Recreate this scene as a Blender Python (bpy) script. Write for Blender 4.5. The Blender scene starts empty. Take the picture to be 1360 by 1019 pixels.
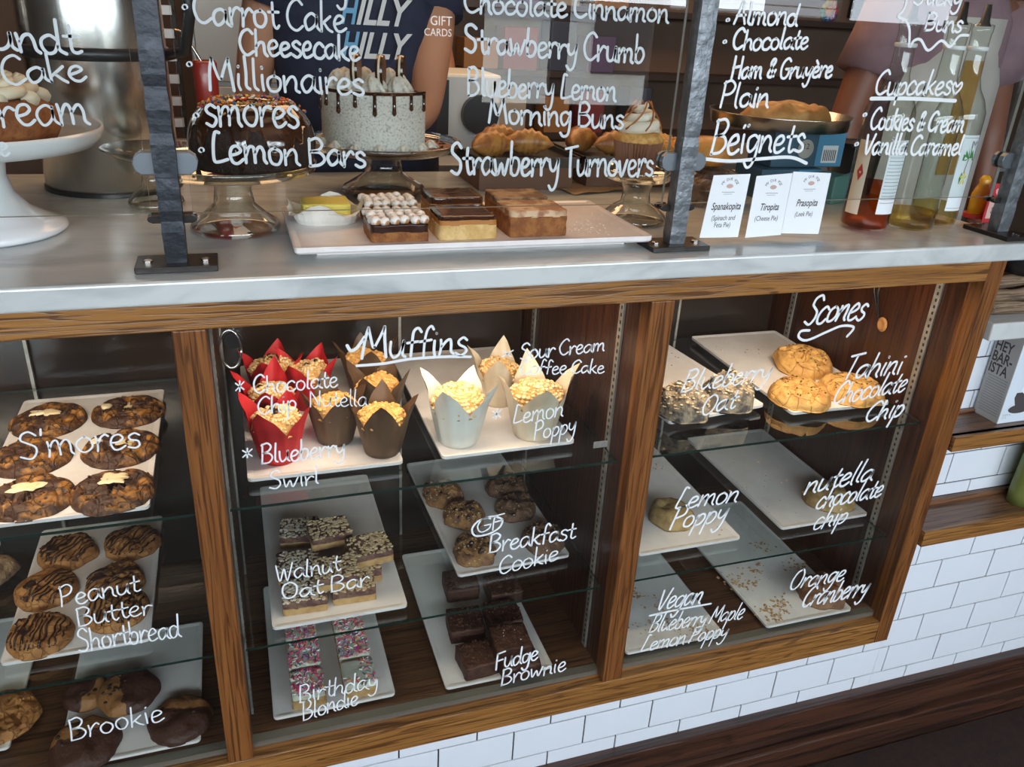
import bpy, bmesh, math, random
from math import sin, cos, pi, radians, sqrt
from mathutils import Vector, Matrix, noise
random.seed(7)
sc = bpy.context.scene
COL = sc.collection
# ---------------------------------------------------------------- camera (solved from the tile grid and the case frame)
FPX = 1075.93
CAM = Vector((-0.24919, -1.07632, 1.37962))
RX, RY, RZ = 1.138036, -0.0523585, -0.3186895
cam = bpy.data.cameras.new('camera'); co = bpy.data.objects.new('camera', cam); COL.objects.link(co)
co.location = CAM; co.rotation_euler = (RX, RY, RZ)
cam.sensor_width = 36; cam.lens = FPX*36/1360; cam.clip_start = .02; cam.clip_end = 100
sc.camera = co
MR = co.rotation_euler.to_matrix()
def at(u, v, **k):
    d = MR @ Vector(((u-680)/FPX, -(v-509.5)/FPX, -1.0))
    a = 'xyz'.index(list(k)[0]); w = list(k.values())[0]
    return CAM + d*((w-CAM[a])/d[a])
# ---------------------------------------------------------------- world, exposure, area lights
sc.view_settings.view_transform = 'Standard'; sc.view_settings.look = 'None'
sc.view_settings.gamma = 1; sc.view_settings.use_curve_mapping = False
sc.view_settings.exposure = 0.06
sc.cycles.transparent_max_bounces = 32
sc.cycles.max_bounces = 10
sc.cycles.sample_clamp_indirect = 4
sc.cycles.caustics_reflective = False; sc.cycles.caustics_refractive = False
wd = bpy.data.worlds.new('sky'); sc.world = wd; wd.use_nodes = True
bg = wd.node_tree.nodes['Background']; bg.inputs[0].default_value = (.80, .90, 1, 1); bg.inputs[1].default_value = 7.0
def area(name, loc, rot, sx, sy, power, col):
    l = bpy.data.lights.new(name, 'AREA'); l.shape = 'RECTANGLE'; l.size = sx; l.size_y = sy; l.energy = power; l.color = col
    o = bpy.data.objects.new(name, l); COL.objects.link(o); o.location = loc; o.rotation_euler = rot
    return o
DAY = (.83, .92, 1.0); WARM = (1.0, .70, .42)
area('window_daylight', (.2, -3.5, 1.76), (radians(90), 0, 0), 5.4, .62, 118, DAY)      # the tall shop windows behind the photographer
area('kitchen_light', (.6, 1.6, 2.55), (0, 0, 0), 2.6, 1.0, 42, (1, .58, .30))         # ceiling panels over the work area
area('counter_light', (.2, .35, 2.35), (0, 0, 0), 1.8, .25, 3, (1, .66, .38))          # warm track over the counter

# ================================================================ helpers
class MB:
    def __init__(s): s.v = []; s.f = []; s.m = []
    def add(s, vs, fs, mi=0):
        n = len(s.v); s.v += [tuple(p) for p in vs]; s.f += [tuple(i+n for i in f) for f in fs]; s.m += [mi]*len(fs); return s
    def box(s, x0, x1, y0, y1, z0, z1, mi=0, M=None):
        vs = [Vector((x, y, z)) for z in (z0, z1) for y in (y0, y1) for x in (x0, x1)]
        if M: vs = [M @ p for p in vs]
        return s.add(vs, [(0,2,3,1),(4,5,7,6),(0,1,5,4),(2,6,7,3),(0,4,6,2),(1,3,7,5)], mi)
    def lathe(s, prof, n=32, c=(0,0,0), mi=0, fn=None, cap=True):
        vs = []
        for r, z in prof:
            for i in range(n):
                a = 2*pi*i/n; rr = fn(a, r, z) if fn else r
                vs.append((c[0]+rr*cos(a), c[1]+rr*sin(a), c[2]+z))
        fs = [(j*n+i, j*n+(i+1) % n, (j+1)*n+(i+1) % n, (j+1)*n+i) for j in range(len(prof)-1) for i in range(n)]
        if cap:
            if prof[0][0] > 1e-6: fs.append(tuple(reversed(range(n))))
            if prof[-1][0] > 1e-6: fs.append(tuple((len(prof)-1)*n+i for i in range(n)))
        return s.add(vs, fs, mi)
    def tube(s, pts, r, n=8, mi=0, flat=1.0):
        pts = [Vector(p) for p in pts]; rs = r if isinstance(r, (list, tuple)) else [r]*len(pts)
        t = (pts[1]-pts[0]).normalized(); up = Vector((0, 0, 1)) if abs(t.z) < .9 else Vector((1, 0, 0))
        nrm = t.cross(up).normalized(); vs = []
        for i, p in enumerate(pts):
            t = (pts[min(i+1, len(pts)-1)]-pts[max(i-1, 0)]).normalized()
            nrm = (nrm - t*nrm.dot(t)).normalized(); b = t.cross(nrm)
            for k in range(n):
                a = 2*pi*k/n; vs.append(p + nrm*cos(a)*rs[i] + b*sin(a)*rs[i]*flat)
        m = len(pts)
        fs = [(j*n+i, j*n+(i+1) % n, (j+1)*n+(i+1) % n, (j+1)*n+i) for j in range(m-1) for i in range(n)]
        fs += [tuple(reversed(range(n))), tuple((m-1)*n+i for i in range(n))]
        return s.add(vs, fs, mi)
    def loft(s, secs, n=28, mi=0, cap=True):   # secs: (cx,cy,z,rx,ry)
        vs = []
        for cx_, cy_, z, rx, ry in secs:
            for i in range(n):
                a = 2*pi*i/n; vs.append((cx_+rx*cos(a), cy_+ry*sin(a), z))
        fs = [(j*n+i, j*n+(i+1) % n, (j+1)*n+(i+1) % n, (j+1)*n+i) for j in range(len(secs)-1) for i in range(n)]
        if cap: fs += [tuple(reversed(range(n))), tuple((len(secs)-1)*n+i for i in range(n))]
        return s.add(vs, fs, mi)
    def mesh(s, name, smooth=False, bev=0, seg=2):
        me = bpy.data.meshes.new(name); me.from_pydata(s.v, [], s.f); me.update()
        for p, m in zip(me.polygons, s.m): p.material_index = m
        bm = bmesh.new(); bm.from_mesh(me); bmesh.ops.recalc_face_normals(bm, faces=bm.faces)
        if bev:
            es = [e for e in bm.edges if len(e.link_faces) == 2 and e.calc_face_angle(0) > .6]
            bmesh.ops.bevel(bm, geom=es, offset=bev, segments=seg, affect='EDGES', profile=.5)
        bm.to_mesh(me); bm.free()
        if smooth:
            for p in me.polygons: p.use_smooth = True
        return me
def obj(name, mb, mats, parent=None, loc=None, rz=0, smooth=False, bev=0, seg=2, **props):
    me = mb if isinstance(mb, bpy.types.Mesh) else mb.mesh(name, smooth, bev, seg)
    if not isinstance(mats, (list, tuple)): mats = [mats]
    if not me.materials:
        for m in mats: me.materials.append(m)
    o = bpy.data.objects.new(name, me); COL.objects.link(o)
    if parent: o.parent = parent
    if loc is not None: o.location = loc
    if rz: o.rotation_euler[2] = rz
    for k, v in props.items(): o[k] = v
    return o
def thing(name, label, cat, loc=(0,0,0), rz=0, group=None):
    o = bpy.data.objects.new(name, None); COL.objects.link(o); o.location = loc; o.rotation_euler[2] = rz
    o.empty_display_size = .02
    o['label'] = label; o['category'] = cat
    if group: o['group'] = group
    return o
def tag(o, label, cat, group=None, kind=None):
    if label: o['label'] = label
    if cat: o['category'] = cat
    if group: o['group'] = group
    if kind: o['kind'] = kind
    return o
def fn(p, s=1.0): return noise.noise(Vector(p)*s)

# ---------------------------------------------------------------- materials
def newmat(name):
    m = bpy.data.materials.new(name); m.use_nodes = True; nt = m.node_tree
    return m, nt, nt.nodes['Principled BSDF']
def pm(name, col, rough=.5, metal=0, col2=None, ns=20, lo=.4, hi=.6, bump=0, bs=60, spec=.5, coat=0, sub=0, stretch=None, detail=4, emit=None, alpha=None):
    m, nt, b = newmat(name)
    b.inputs['Base Color'].default_value = (*col, 1); b.inputs['Roughness'].default_value = rough
    b.inputs['Metallic'].default_value = metal; b.inputs['Specular IOR Level'].default_value = spec
    if coat: b.inputs['Coat Weight'].default_value = coat; b.inputs['Coat Roughness'].default_value = .08
    if sub: b.inputs['Subsurface Weight'].default_value = sub; b.inputs['Subsurface Radius'].default_value = (.01, .006, .004); b.inputs['Subsurface Scale'].default_value = .5
    if emit: b.inputs['Emission Color'].default_value = (*emit[0], 1); b.inputs['Emission Strength'].default_value = emit[1]
    if col2 or bump:
        tc = nt.nodes.new('ShaderNodeTexCoord'); mp = nt.nodes.new('ShaderNodeMapping')
        nt.links.new(tc.outputs['Object'], mp.inputs[0])
        if stretch: mp.inputs['Scale'].default_value = stretch
    if col2:
        n = nt.nodes.new('ShaderNodeTexNoise'); n.inputs['Scale'].default_value = ns; n.inputs['Detail'].default_value = detail
        r = nt.nodes.new('ShaderNodeValToRGB'); r.color_ramp.elements[0].position = lo; r.color_ramp.elements[1].position = hi
        r.color_ramp.elements[0].color = (*col, 1); r.color_ramp.elements[1].color = (*col2, 1)
        nt.links.new(mp.outputs[0], n.inputs['Vector']); nt.links.new(n.outputs['Fac'], r.inputs[0]); nt.links.new(r.outputs[0], b.inputs['Base Color'])
    if bump:
        n2 = nt.nodes.new('ShaderNodeTexNoise'); n2.inputs['Scale'].default_value = bs; n2.inputs['Detail'].default_value = 5
        bp = nt.nodes.new('ShaderNodeBump'); bp.inputs['Strength'].default_value = bump; bp.inputs['Distance'].default_value = .004
        nt.links.new(mp.outputs[0], n2.inputs['Vector']); nt.links.new(n2.outputs['Fac'], bp.inputs['Height']); nt.links.new(bp.outputs[0], b.inputs['Normal'])
    return m
def wood(name, light, dark, pore, axis, rough=.35, coat=.3, sc_=1.0):
    m, nt, b = newmat(name); N = nt.nodes.new; L = nt.links.new
    tc = N('ShaderNodeTexCoord')
    def layer(s_along, s_across, detail, dist=0):
        mp = N('ShaderNodeMapping'); v = [s_across*sc_]*3; v['xyz'.index(axis)] = s_along*sc_; mp.inputs['Scale'].default_value = v
        L(tc.outputs['Object'], mp.inputs[0]); n = N('ShaderNodeTexNoise'); n.inputs['Scale'].default_value = 1; n.inputs['Detail'].default_value = detail
        n.inputs['Distortion'].default_value = dist; L(mp.outputs[0], n.inputs['Vector']); return n
    a = layer(3, 70, 3, .4); r1 = N('ShaderNodeValToRGB'); r1.color_ramp.elements[0].position = .35; r1.color_ramp.elements[1].position = .65
    r1.color_ramp.elements[0].color = (*dark, 1); r1.color_ramp.elements[1].color = (*light, 1); L(a.outputs[0], r1.inputs[0])
    c = layer(6, 240, 2); r2 = N('ShaderNodeValToRGB'); r2.color_ramp.elements[0].position = .39; r2.color_ramp.elements[1].position = .47
    r2.color_ramp.elements[0].color = (1, 1, 1, 1); r2.color_ramp.elements[1].color = (0, 0, 0, 1); L(c.outputs[0], r2.inputs[0])
    d = layer(1.5, 110, 2, .8); r3 = N('ShaderNodeValToRGB'); r3.color_ramp.elements[0].position = .30; r3.color_ramp.elements[1].position = .42
    r3.color_ramp.elements[0].color = (1, 1, 1, 1); r3.color_ramp.elements[1].color = (0, 0, 0, 1); L(d.outputs[0], r3.inputs[0])
    e = layer(1.3, 26, 1, .2); e1 = N('ShaderNodeMath'); e1.operation = 'MULTIPLY'; e1.inputs[1].default_value = 85; L(e.outputs[0], e1.inputs[0])
    e2 = N('ShaderNodeMath'); e2.operation = 'SINE'; L(e1.outputs[0], e2.inputs[0]); r4 = N('ShaderNodeValToRGB'); r4.color_ramp.elements[0].position = .62; r4.color_ramp.elements[1].position = .95
    L(e2.outputs[0], r4.inputs[0]); e5 = layer(9, 260, 2); e6 = N('ShaderNodeValToRGB'); e6.color_ramp.elements[0].position = .40; e6.color_ramp.elements[1].position = .56; L(e5.outputs[0], e6.inputs[0])
    e7 = N('ShaderNodeMath'); e7.operation = 'MULTIPLY'; L(r4.outputs[0], e7.inputs[0]); L(e6.outputs[0], e7.inputs[1])
    m0 = N('ShaderNodeMath'); m0.operation = 'MAXIMUM'; L(r2.outputs[0], m0.inputs[0]); L(e7.outputs[0], m0.inputs[1])
    mx = N('ShaderNodeMath'); mx.operation = 'MAXIMUM'; L(m0.outputs[0], mx.inputs[0]); m3 = N('ShaderNodeMath'); m3.operation = 'MULTIPLY'; m3.inputs[1].default_value = .45; L(r3.outputs[0], m3.inputs[0]); L(m3.outputs[0], mx.inputs[1])
    ml = N('ShaderNodeMath'); ml.operation = 'MULTIPLY'; ml.inputs[1].default_value = .75; L(mx.outputs[0], ml.inputs[0])
    mix = N('ShaderNodeMix'); mix.data_type = 'RGBA'; L(ml.outputs[0], mix.inputs[0]); L(r1.outputs[0], mix.inputs[6]); mix.inputs[7].default_value = (*pore, 1)
    L(mix.outputs[2], b.inputs['Base Color']); b.inputs['Roughness'].default_value = rough
    b.inputs['Coat Weight'].default_value = coat; b.inputs['Coat Roughness'].default_value = .18
    bp = N('ShaderNodeBump'); bp.inputs['Strength'].default_value = .25; bp.inputs['Distance'].default_value = .002; bp.invert = True
    L(mx.outputs[0], bp.inputs['Height']); L(bp.outputs[0], b.inputs['Normal'])
    return m
def glass(name, tint=(.97, .99, .98), ior=1.5, facing=0, refl=1.0):
    m = bpy.data.materials.new(name); m.use_nodes = True; nt = m.node_tree; nt.nodes.clear(); N = nt.nodes.new; L = nt.links.new
    out = N('ShaderNodeOutputMaterial'); mx = N('ShaderNodeMixShader'); tr = N('ShaderNodeBsdfTransparent'); gl = N('ShaderNodeBsdfGlossy')
    tr.inputs[0].default_value = (*tint, 1); gl.inputs['Roughness'].default_value = .0; gl.inputs['Color'].default_value = (refl, refl, refl, 1)
    if facing:
        lw = N('ShaderNodeLayerWeight'); lw.inputs['Blend'].default_value = facing
        r = N('ShaderNodeValToRGB'); r.color_ramp.elements[0].color = (.05, .05, .05, 1); r.color_ramp.elements[1].color = (.95, .95, .95, 1)
        r.color_ramp.elements[0].position = .25; L(lw.outputs['Facing'], r.inputs[0]); L(r.outputs[0], mx.inputs[0])
    else:
        fr = N('ShaderNodeFresnel'); fr.inputs[0].default_value = ior
        ge = N('ShaderNodeNewGeometry'); iv = N('ShaderNodeMath'); iv.operation = 'SUBTRACT'; iv.inputs[0].default_value = 1; L(ge.outputs['Backfacing'], iv.inputs[1])
        mu = N('ShaderNodeMath'); mu.operation = 'MULTIPLY'; L(fr.outputs[0], mu.inputs[0]); L(iv.outputs[0], mu.inputs[1])
        m2 = N('ShaderNodeMath'); m2.operation = 'MULTIPLY'; m2.use_clamp = True; m2.inputs[1].default_value = 1.9; L(mu.outputs[0], m2.inputs[0]); L(m2.outputs[0], mx.inputs[0])   # both faces of the thin sheet
    L(tr.outputs[0], mx.inputs[1]); L(gl.outputs[0], mx.inputs[2]); L(mx.outputs[0], out.inputs[0])
    return m
OAKX = wood('oak_horizontal', (.36, .165, .044), (.27, .115, .028), (.055, .018, .006), 'x')
OAKZ = wood('oak_vertical', (.25, .096, .026), (.18, .063, .017), (.045, .014, .005), 'z')
OAKD = wood('oak_dark_board', (.13, .060, .028), (.085, .036, .016), (.02, .008, .004), 'x', rough=.3)
OAKS = wood('oak_shelf', (.22, .105, .05), (.13, .058, .028), (.03, .012, .006), 'x', rough=.4)
MAHO = wood('stained_side_panel', (.070, .022, .009), (.040, .012, .005), (.02, .006, .003), 'z', rough=.3, coat=.4, sc_=.6)
BASEB = wood('stained_baseboard', (.085, .032, .016), (.04, .016, .01), (.012, .006, .004), 'x', rough=.4, sc_=.5)
PANE = glass('pane_glass', (.95, .97, .96), 1.45)
SNEEZE = glass('guard_glass', (.97, .985, .98), 1.45)
SHELF = glass('shelf_glass', (.95, .975, .96), 1.52)
SEDGE = pm('glass_edge_green', (.010, .028, .022), .15, spec=.5)
VESSEL = glass('clear_vessel_glass', (.96, .97, .96), facing=.35, refl=.9)
BOTTLE = glass('bottle_glass', (.93, .96, .93), facing=.3, refl=.8)
PAINT = pm('white_paint_marker', (.80, .84, .86), .6, emit=None)
PAINT2 = pm('soft_white_paint_marker', (.58, .63, .65), .7)
MELA = pm('white_melamine', (.80, .765, .755), .28, col2=(.75, .71, .70), ns=30)
CERAM = pm('white_ceramic', (.80, .82, .84), .15)
TILE = pm('white_glazed_tile', (.78, .82, .88), .12, col2=(.73, .78, .85), ns=4, lo=.35, hi=.7)
GROUT = pm('dark_grout', (.012, .014, .018), .9)
IRON = pm('hammered_iron', (.030, .034, .042), .42, metal=.6, col2=(.07, .08, .095), ns=45, lo=.5, hi=.8, bump=.4, bs=60)
IRONL = pm('hammered_iron_grey', (.15, .165, .18), .42, metal=.6, col2=(.26, .28, .30), ns=60, lo=.45, hi=.75, bump=.5, bs=80)  # paler grey iron for the middle and right posts
BLACKM = pm('black_steel_plate', (.035, .03, .028), .35, metal=.6, bump=.2)
STEEL = pm('brushed_steel', (.62, .60, .57), .22, metal=1, bump=.04, bs=200, stretch=(1, 1, .02))
STEELW = pm('satin_steel_sheet', (.50, .51, .52), .38, metal=.75)
ZINC = pm('zinc_strip', (.42, .40, .37), .45, metal=.6, col2=(.33, .31, .28), ns=40)
DARK = pm('near_black', (.012, .012, .014), .5)
BLACKP = pm('black_plastic', (.02, .02, .022), .35)
WHITEP = pm('white_card', (.82, .86, .90), .7)
INK = pm('print_ink', (.06, .05, .05), .8)
INKG = pm('grey_print', (.28, .28, .28), .8)

# marble with soft grey drifts
def marble():
    m, nt, b = newmat('grey_marble'); N = nt.nodes.new; L = nt.links.new
    tc = N('ShaderNodeTexCoord'); n = N('ShaderNodeTexNoise'); n.inputs['Scale'].default_value = 5; n.inputs['Detail'].default_value = 6; n.inputs['Distortion'].default_value = 1.6
    mp = N('ShaderNodeMapping'); mp.inputs['Rotation'].default_value = (0, .5, .6); mp.inputs['Scale'].default_value = (1, 2.4, 2)
    L(tc.outputs['Object'], mp.inputs[0]); L(mp.outputs[0], n.inputs['Vector'])
    r = N('ShaderNodeValToRGB'); r.color_ramp.elements[0].position = .25; r.color_ramp.elements[0].color = (.40, .43, .44, 1)
    r.color_ramp.elements[1].position = .55; r.color_ramp.elements[1].color = (.60, .63, .62, 1)
    L(n.outputs[0], r.inputs[0]); L(r.outputs[0], b.inputs['Base Color']); b.inputs['Roughness'].default_value = .16
    b.inputs['Specular IOR Level'].default_value = .6
    return m
MARBLE = marble()

# ================================================================ the room
FLZ, KFZ = -.21, 0.0
FLOORM = pm('dark_floor', (.034, .018, .011), .75, col2=(.045, .026, .016), ns=9, bump=.15, bs=40)
KFL = pm('kitchen_floor', (.12, .10, .09), .5, col2=(.16, .14, .12), ns=6)
WALLM = pm('taupe_wall', (.20, .13, .095), .8, col2=(.16, .10, .07), ns=2)
CEILM = pm('ceiling_paint', (.17, .125, .095), .8, col2=(.14, .10, .08), ns=3)
DWALL = pm('dark_room_wall', (.10, .085, .075), .8, col2=(.08, .07, .06), ns=2)
def struct(name, mb, m, **k): return obj(name, mb, m, kind='structure', **k)
struct('floor', MB().box(-3.5, 4.5, -3.6, .2, FLZ-.05, FLZ), FLOORM)
struct('floor_kitchen', MB().box(-3.5, 4.5, .2, 3.3, KFZ-.05, KFZ), KFL)
struct('ceiling', MB().box(-3.5, 4.5, -3.6, 3.3, 2.75, 2.8), CEILM)
struct('wall_back', MB().box(-3.5, 4.5, 3.2, 3.3, FLZ, 2.8), WALLM)
struct('wall_left', MB().box(-3.6, -3.5, -3.6, 3.3, FLZ, 2.8), DWALL)
struct('wall_right', MB().box(4.5, 4.6, -3.6, 3.3, FLZ, 2.8), DWALL)
# unseen street wall; window heights and an added doorway shaped for the guard reflection
w = MB()
w.box(-3.5, 1.15, -3.6, -3.55, FLZ, 1.43); w.box(2.20, 4.5, -3.6, -3.55, FLZ, 1.43); w.box(-3.5, 4.5, -3.6, -3.55, 2.12, 2.8)
for x in (-3.5, -2.0, -.5, 3.5, 4.42): w.box(x, x+.08, -3.6, -3.55, 1.43, 2.5)
w.box(1.15, 2.20, -3.6, -3.55, FLZ, .88); w.box(1.56, 1.66, -3.6, -3.55, .88, 2.5); w.box(1.10, 1.15, -3.6, -3.55, 1.43, 2.5); w.box(2.20, 2.25, -3.6, -3.55, 1.43, 2.5)
struct('wall_front', w, DWALL)
# the pale brick house across the street
bm_ = pm('street_brick', (.80, .78, .72), .9, col2=(.68, .62, .52), ns=3)
hb = thing('street_building', 'pale house across the street mirrored in the glass guard', 'building', (0, -9, FLZ))
obj('facade', MB().box(-6, 8, -.2, 0, 0, 3.2), bm_, hb)
for i in range(14): obj('siding_board', MB().box(1.0, 8, 0, .03, 1.5+i*.11, 1.59+i*.11), STEELW, hb)
for x in (-4, -1.5, 1.6, 4.2): obj('window', MB().box(x, x+1, 0, .04, .9, 2.3), DARK, hb)

# ================================================================ display case
S1, S2, S3 = .660, .380, .185
case = thing('display_case', 'oak framed glass bakery display case with handwritten white menu lettering', 'display case')
def cs(name, mb, m, parent=None, **k): return obj(name, mb, m, parent or case, **k)
XL = -1.10
cs('top_rail', MB().box(XL, 1.045, 0, .035, .973, 1.0185), OAKX, bev=.002)
cs('bottom_rail', MB().box(XL, 1.045, 0, .035, .113, .174), OAKX, bev=.002)
cs('sill_strip', MB().box(XL, 1.045, .024, .042, .174, .186), pm('dull_sill', (.16, .145, .12), .5, metal=.3))
ST = [(XL, -1.045), (-.343, -.3006), (.3616, .4033), (1.045, 1.083)]
for a, b_ in ST:
    cs('stile', MB().box(a, b_, 0, .035, .174 if a < 1 else .113, .973 if a < 1 else 1.0185), OAKZ, bev=.002)
    cs('side_panel', MB().box(a+.001, b_-.001, .035, .60, .12, 1.01), MAHO)
cs('bottom_board', MB().box(XL, 1.083, .035, .62, .15, S3), OAKD)
cs('top_board', MB().box(XL, 1.083, .035, .66, 1.005, 1.0185), MAHO)
cs('base_cabinet', MB().box(XL, 1.083, .035, .62, FLZ, .15), DARK)
BAYS = [(-1.045, -.343), (-.3006, .3616), (.4033, 1.045)]
DOORM = pm('dark_sliding_door', (.022, .017, .015), .18, col2=(.035, .022, .016), ns=5)
panes = []
for x0, x1 in BAYS:
    p = cs('glass_pane', MB().box(x0+.0005, x1-.0005, .018, .022, .187, .972), PANE); panes.append(p)
    xm = (x0+x1)/2+.02
    for a, b_, y in ((x0+.002, xm+.02, .575), (xm-.02, x1-.002, .588)):
        d = cs('sliding_door', MB().box(a, b_, y, y+.008, S3, 1.0), DOORM)
        e = a if a > x0+.1 else b_
        cs('door_edge', MB().box(e-.003, e+.003, y-.003, y+.009, S3, 1.0), ZINC, d)
    for z in (S1, S2):
        g = MB(); a, b_ = x0+.004, x1-.004
        g.box(a, b_, .045, .56, z-.005, z, 0); g.m = [0, 0, 1, 1, 1, 1]
        cs('glass_shelf', g, [SHELF, SEDGE])
    for xs, sgn in ((x0, 1), (x1, -1)):
        for yy in (.085, .50):
            s_ = cs('shelf_standard', MB().box(min(xs, xs+sgn*.004), max(xs, xs+sgn*.004), yy, yy+.016, .19, .985), ZINC)
            m = MB(); n = 58
            for k in range(n):
                z = .2+k*.0135; m.box(min(xs+sgn*.003, xs+sgn*.0046), max(xs+sgn*.003, xs+sgn*.0046), yy+.005, yy+.009, z, z+.006)
            cs('slot', m, DARK, s_, kind='stuff')
    # warm light strip under the front of the top board
    lt = cs('light_strip', MB().box(x0+.05, x1-.05, .045, .065, .992, 1.004), pm('lit_strip', (1, .85, .6), .5, emit=((1, .78, .5), 1.5)))
    area('case_light', ((x0+x1)/2, .10, .985), (radians(14), 0, 0), (x1-x0)-.2, .03, 2.5, (1, .78, .58))
# wooden plug with two dark leads on the right side panel, steel ring pull at the left stile
hp = at(1173, 431, x=1.044)
pl = MB().lathe([(0, 0), (.014, 0), (.016, .003), (.011, .006), (0, .004)], 20)
pl.v = [(hp.x-z, hp.y+x*.9, hp.z+y) for x, y, z in pl.v]
cs('wooden_plug', pl, pm('raw_plug', (.42, .20, .07), .6))
m = MB()
for dx in (0, .03): m.tube([(hp.x-.004, hp.y+.012, hp.z+.01), (hp.x-.006, hp.y+.03+dx*.4, hp.z+.06), (hp.x-.004, hp.y+.035+dx, hp.z+.17)], .0022, 6)
cs('cable', m, BLACKP, smooth=True)
m = MB(); c = at(306, 464, y=.012)
m.tube([(c.x+.014*cos(a), .012, c.z+.028*sin(a)) for a in [2*pi*i/24 for i in range(25)]], .0018, 6)
m2 = MB().lathe([(0, 0), (.012, 0), (.012, .006), (0, .006)], 20); cc = at(310, 452, y=.014)
m2.v = [(cc.x+x, .017-z, cc.z+y) for x, y, z in m2.v]
r_ = cs('lock_disc', m2, BLACKM); cs('ring_pull', m, STEEL, r_, smooth=True)
m = MB(); c = at(798, 590, y=.018); m.box(c.x-.014, c.x+.012, .0168, .0182, c.z-.006, c.z+.006); cs('clear_tape', m, ZINC)

# ---------------------------------------------------------------- tile wall and skirting
TW, TH, TX0 = .154, .0778, .7254
tw = struct('wall_counter', MB().box(-1.1, 2.2, .0150, .030, FLZ, .10).box(1.09, 2.2, .0150, .030, .10, .378), GROUT)
tcache = {}
def tiles(parent, x0, x1, z0, z1, y, zo=0.0, xo=0.0):
    k = math.floor((z0-zo)/TH)
    while zo+k*TH < z1:
        off = .5 if k % 2 == 0 else 0
        i = math.floor((x0-TX0-xo)/TW - off)
        while TX0+xo+(i+off)*TW < x1:
            a = max(TX0+xo+(i+off)*TW+.0015, x0); b_ = min(TX0+xo+(i+off+1)*TW-.0015, x1)
            c = max(zo+k*TH+.0015, z0); d = min(zo+(k+1)*TH-.0015, z1)
            if b_-a > .004 and d-c > .004:
                key = (round(b_-a, 4), round(d-c, 4))
                if key not in tcache:
                    tcache[key] = MB().box(0, key[0], 0, .0029, 0, key[1]).mesh('tile', False, .0004, 1); tcache[key].materials.append(TILE)
                o = obj('tile', tcache[key], TILE, parent, loc=(a, y+random.uniform(-.0002, .0002), c))
            i += 1
        k += 1
tiles(tw, -1.1, 1.083, -.036, .1125, .012)
tiles(tw, 1.0835, 2.0, -.036, .376, .012)
nb = struct('wall_niche', MB().box(1.083, 2.2, .0930, .105, .38, .86), GROUT)
tiles(nb, 1.0835, 1.75, .428, .628, .09, zo=.4595-TH, xo=.03)
tiles(nb, 1.0835, 1.75, .650, .852, .09, zo=.4595-TH, xo=.03)
struct('baseboard_front', MB().box(-1.1, 2.4, -.012, .0185, -.125, -.036).box(-1.1, 2.4, -.030, .0185, FLZ, -.125), BASEB, bev=.004)
m = MB(); m.box(-1.1, 2.6, -.75, -.033, FLZ, FLZ+.006); tag(obj('floor_mat', m, pm('brown_mat', (.034, .015, .009), .95, col2=(.022, .010, .007), ns=60, bump=.6, bs=300)), 'dark brown floor mat lying along the foot of the tiled counter', 'mat')

# ---------------------------------------------------------------- counter and right-hand shelves
ct = MB().box(-1.3, 1.10, -.03, .68, 1.0190, 1.0505)
tag(obj('countertop', ct, MARBLE, bev=.004, seg=3), 'long pale grey marble countertop carrying the cake stands and glass guard', 'countertop')
tag(obj('marble_slab', MB().box(1.0845, 2.2, -.012, .30, .855, .8905), MARBLE, bev=.003, seg=2), 'lower white marble slab right of the display case', 'countertop')
tag(obj('oak_shelf', MB().box(1.084, 2.2, .0, .0895, .628, .6445).box(1.084, 2.2, -.004, .010, .612, .6445).box(1.084, 2.2, .080, .0895, .6445, .652), OAKS, bev=.001), 'upper oak shelf right of the case, holding the milk carton', 'shelf')
tag(obj('oak_shelf', MB().box(1.084, 2.2, .0, .0895, .378, .415).box(1.084, 2.2, .078, .0895, .415, .427), OAKS, bev=.001), 'lower oak shelf right of the case, holding the green bag', 'shelf')
for o, z0, z1 in ((bpy.data.objects['oak_shelf'], .612, .6445), (bpy.data.objects['oak_shelf.001'], .378, .415)):
    obj('front_edge', MB().box(1.0845, 2.2, -.008, .003 if z0 < .5 else -.001, z0-.0003, z1+.0006), OAKX, o, bev=.0006)
# milk carton
def text(parent, s, loc, rot, size, mat, name='printed_text', align='LEFT', ext=0, shear=0, bold=0, sx=1.0):
    c = bpy.data.curves.new(name, 'FONT'); c.body = s; c.size = size; c.align_x = align; c.extrude = ext; c.shear = shear; c.offset = bold
    c.resolution_u = 3; tmp = bpy.data.objects.new(name, c); COL.objects.link(tmp)
    me = bpy.data.meshes.new_from_object(tmp); bpy.data.objects.remove(tmp); bpy.data.curves.remove(c)
    me.materials.clear(); me.materials.append(mat); o = bpy.data.objects.new(name, me); COL.objects.link(o)
    o.location = loc; o.rotation_euler = rot; o.scale = (sx, 1, 1)
    if parent: o.parent = parent
    return o
GREYC = pm('grey_carton_side', (.42, .40, .37), .6, col2=(.38, .36, .33), ns=20)
BLUEW = pm('pale_carton_front', (.66, .74, .82), .5)
ca = thing('milk_carton', 'grey and white drink carton printed HEY BARISTA on the oak shelf', 'carton', (1.224, .022, .6445))
g = MB().box(0, .10, 0, .063, 0, .205); g.m = [1, 1, 1, 1, 0, 1]
obj('carton_body', g, [GREYC, BLUEW], ca, bev=.0012)
R_ = (pi/2, 0, -pi/2)
for i, s in enumerate(('HEY', 'BAR-', 'ISTA')): text(ca, s, (-.0004, .059, (.150-i*.0250)), R_, .031, INK, bold=.0007, sx=.74)
m = MB()
for i in range(15):
    z = .092-i*.0056; m.box(-.0006, -.0002, .006, .056-random.random()*.005, z, z+.002)
obj('small_print', m, INKG, ca, kind='stuff')
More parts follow.
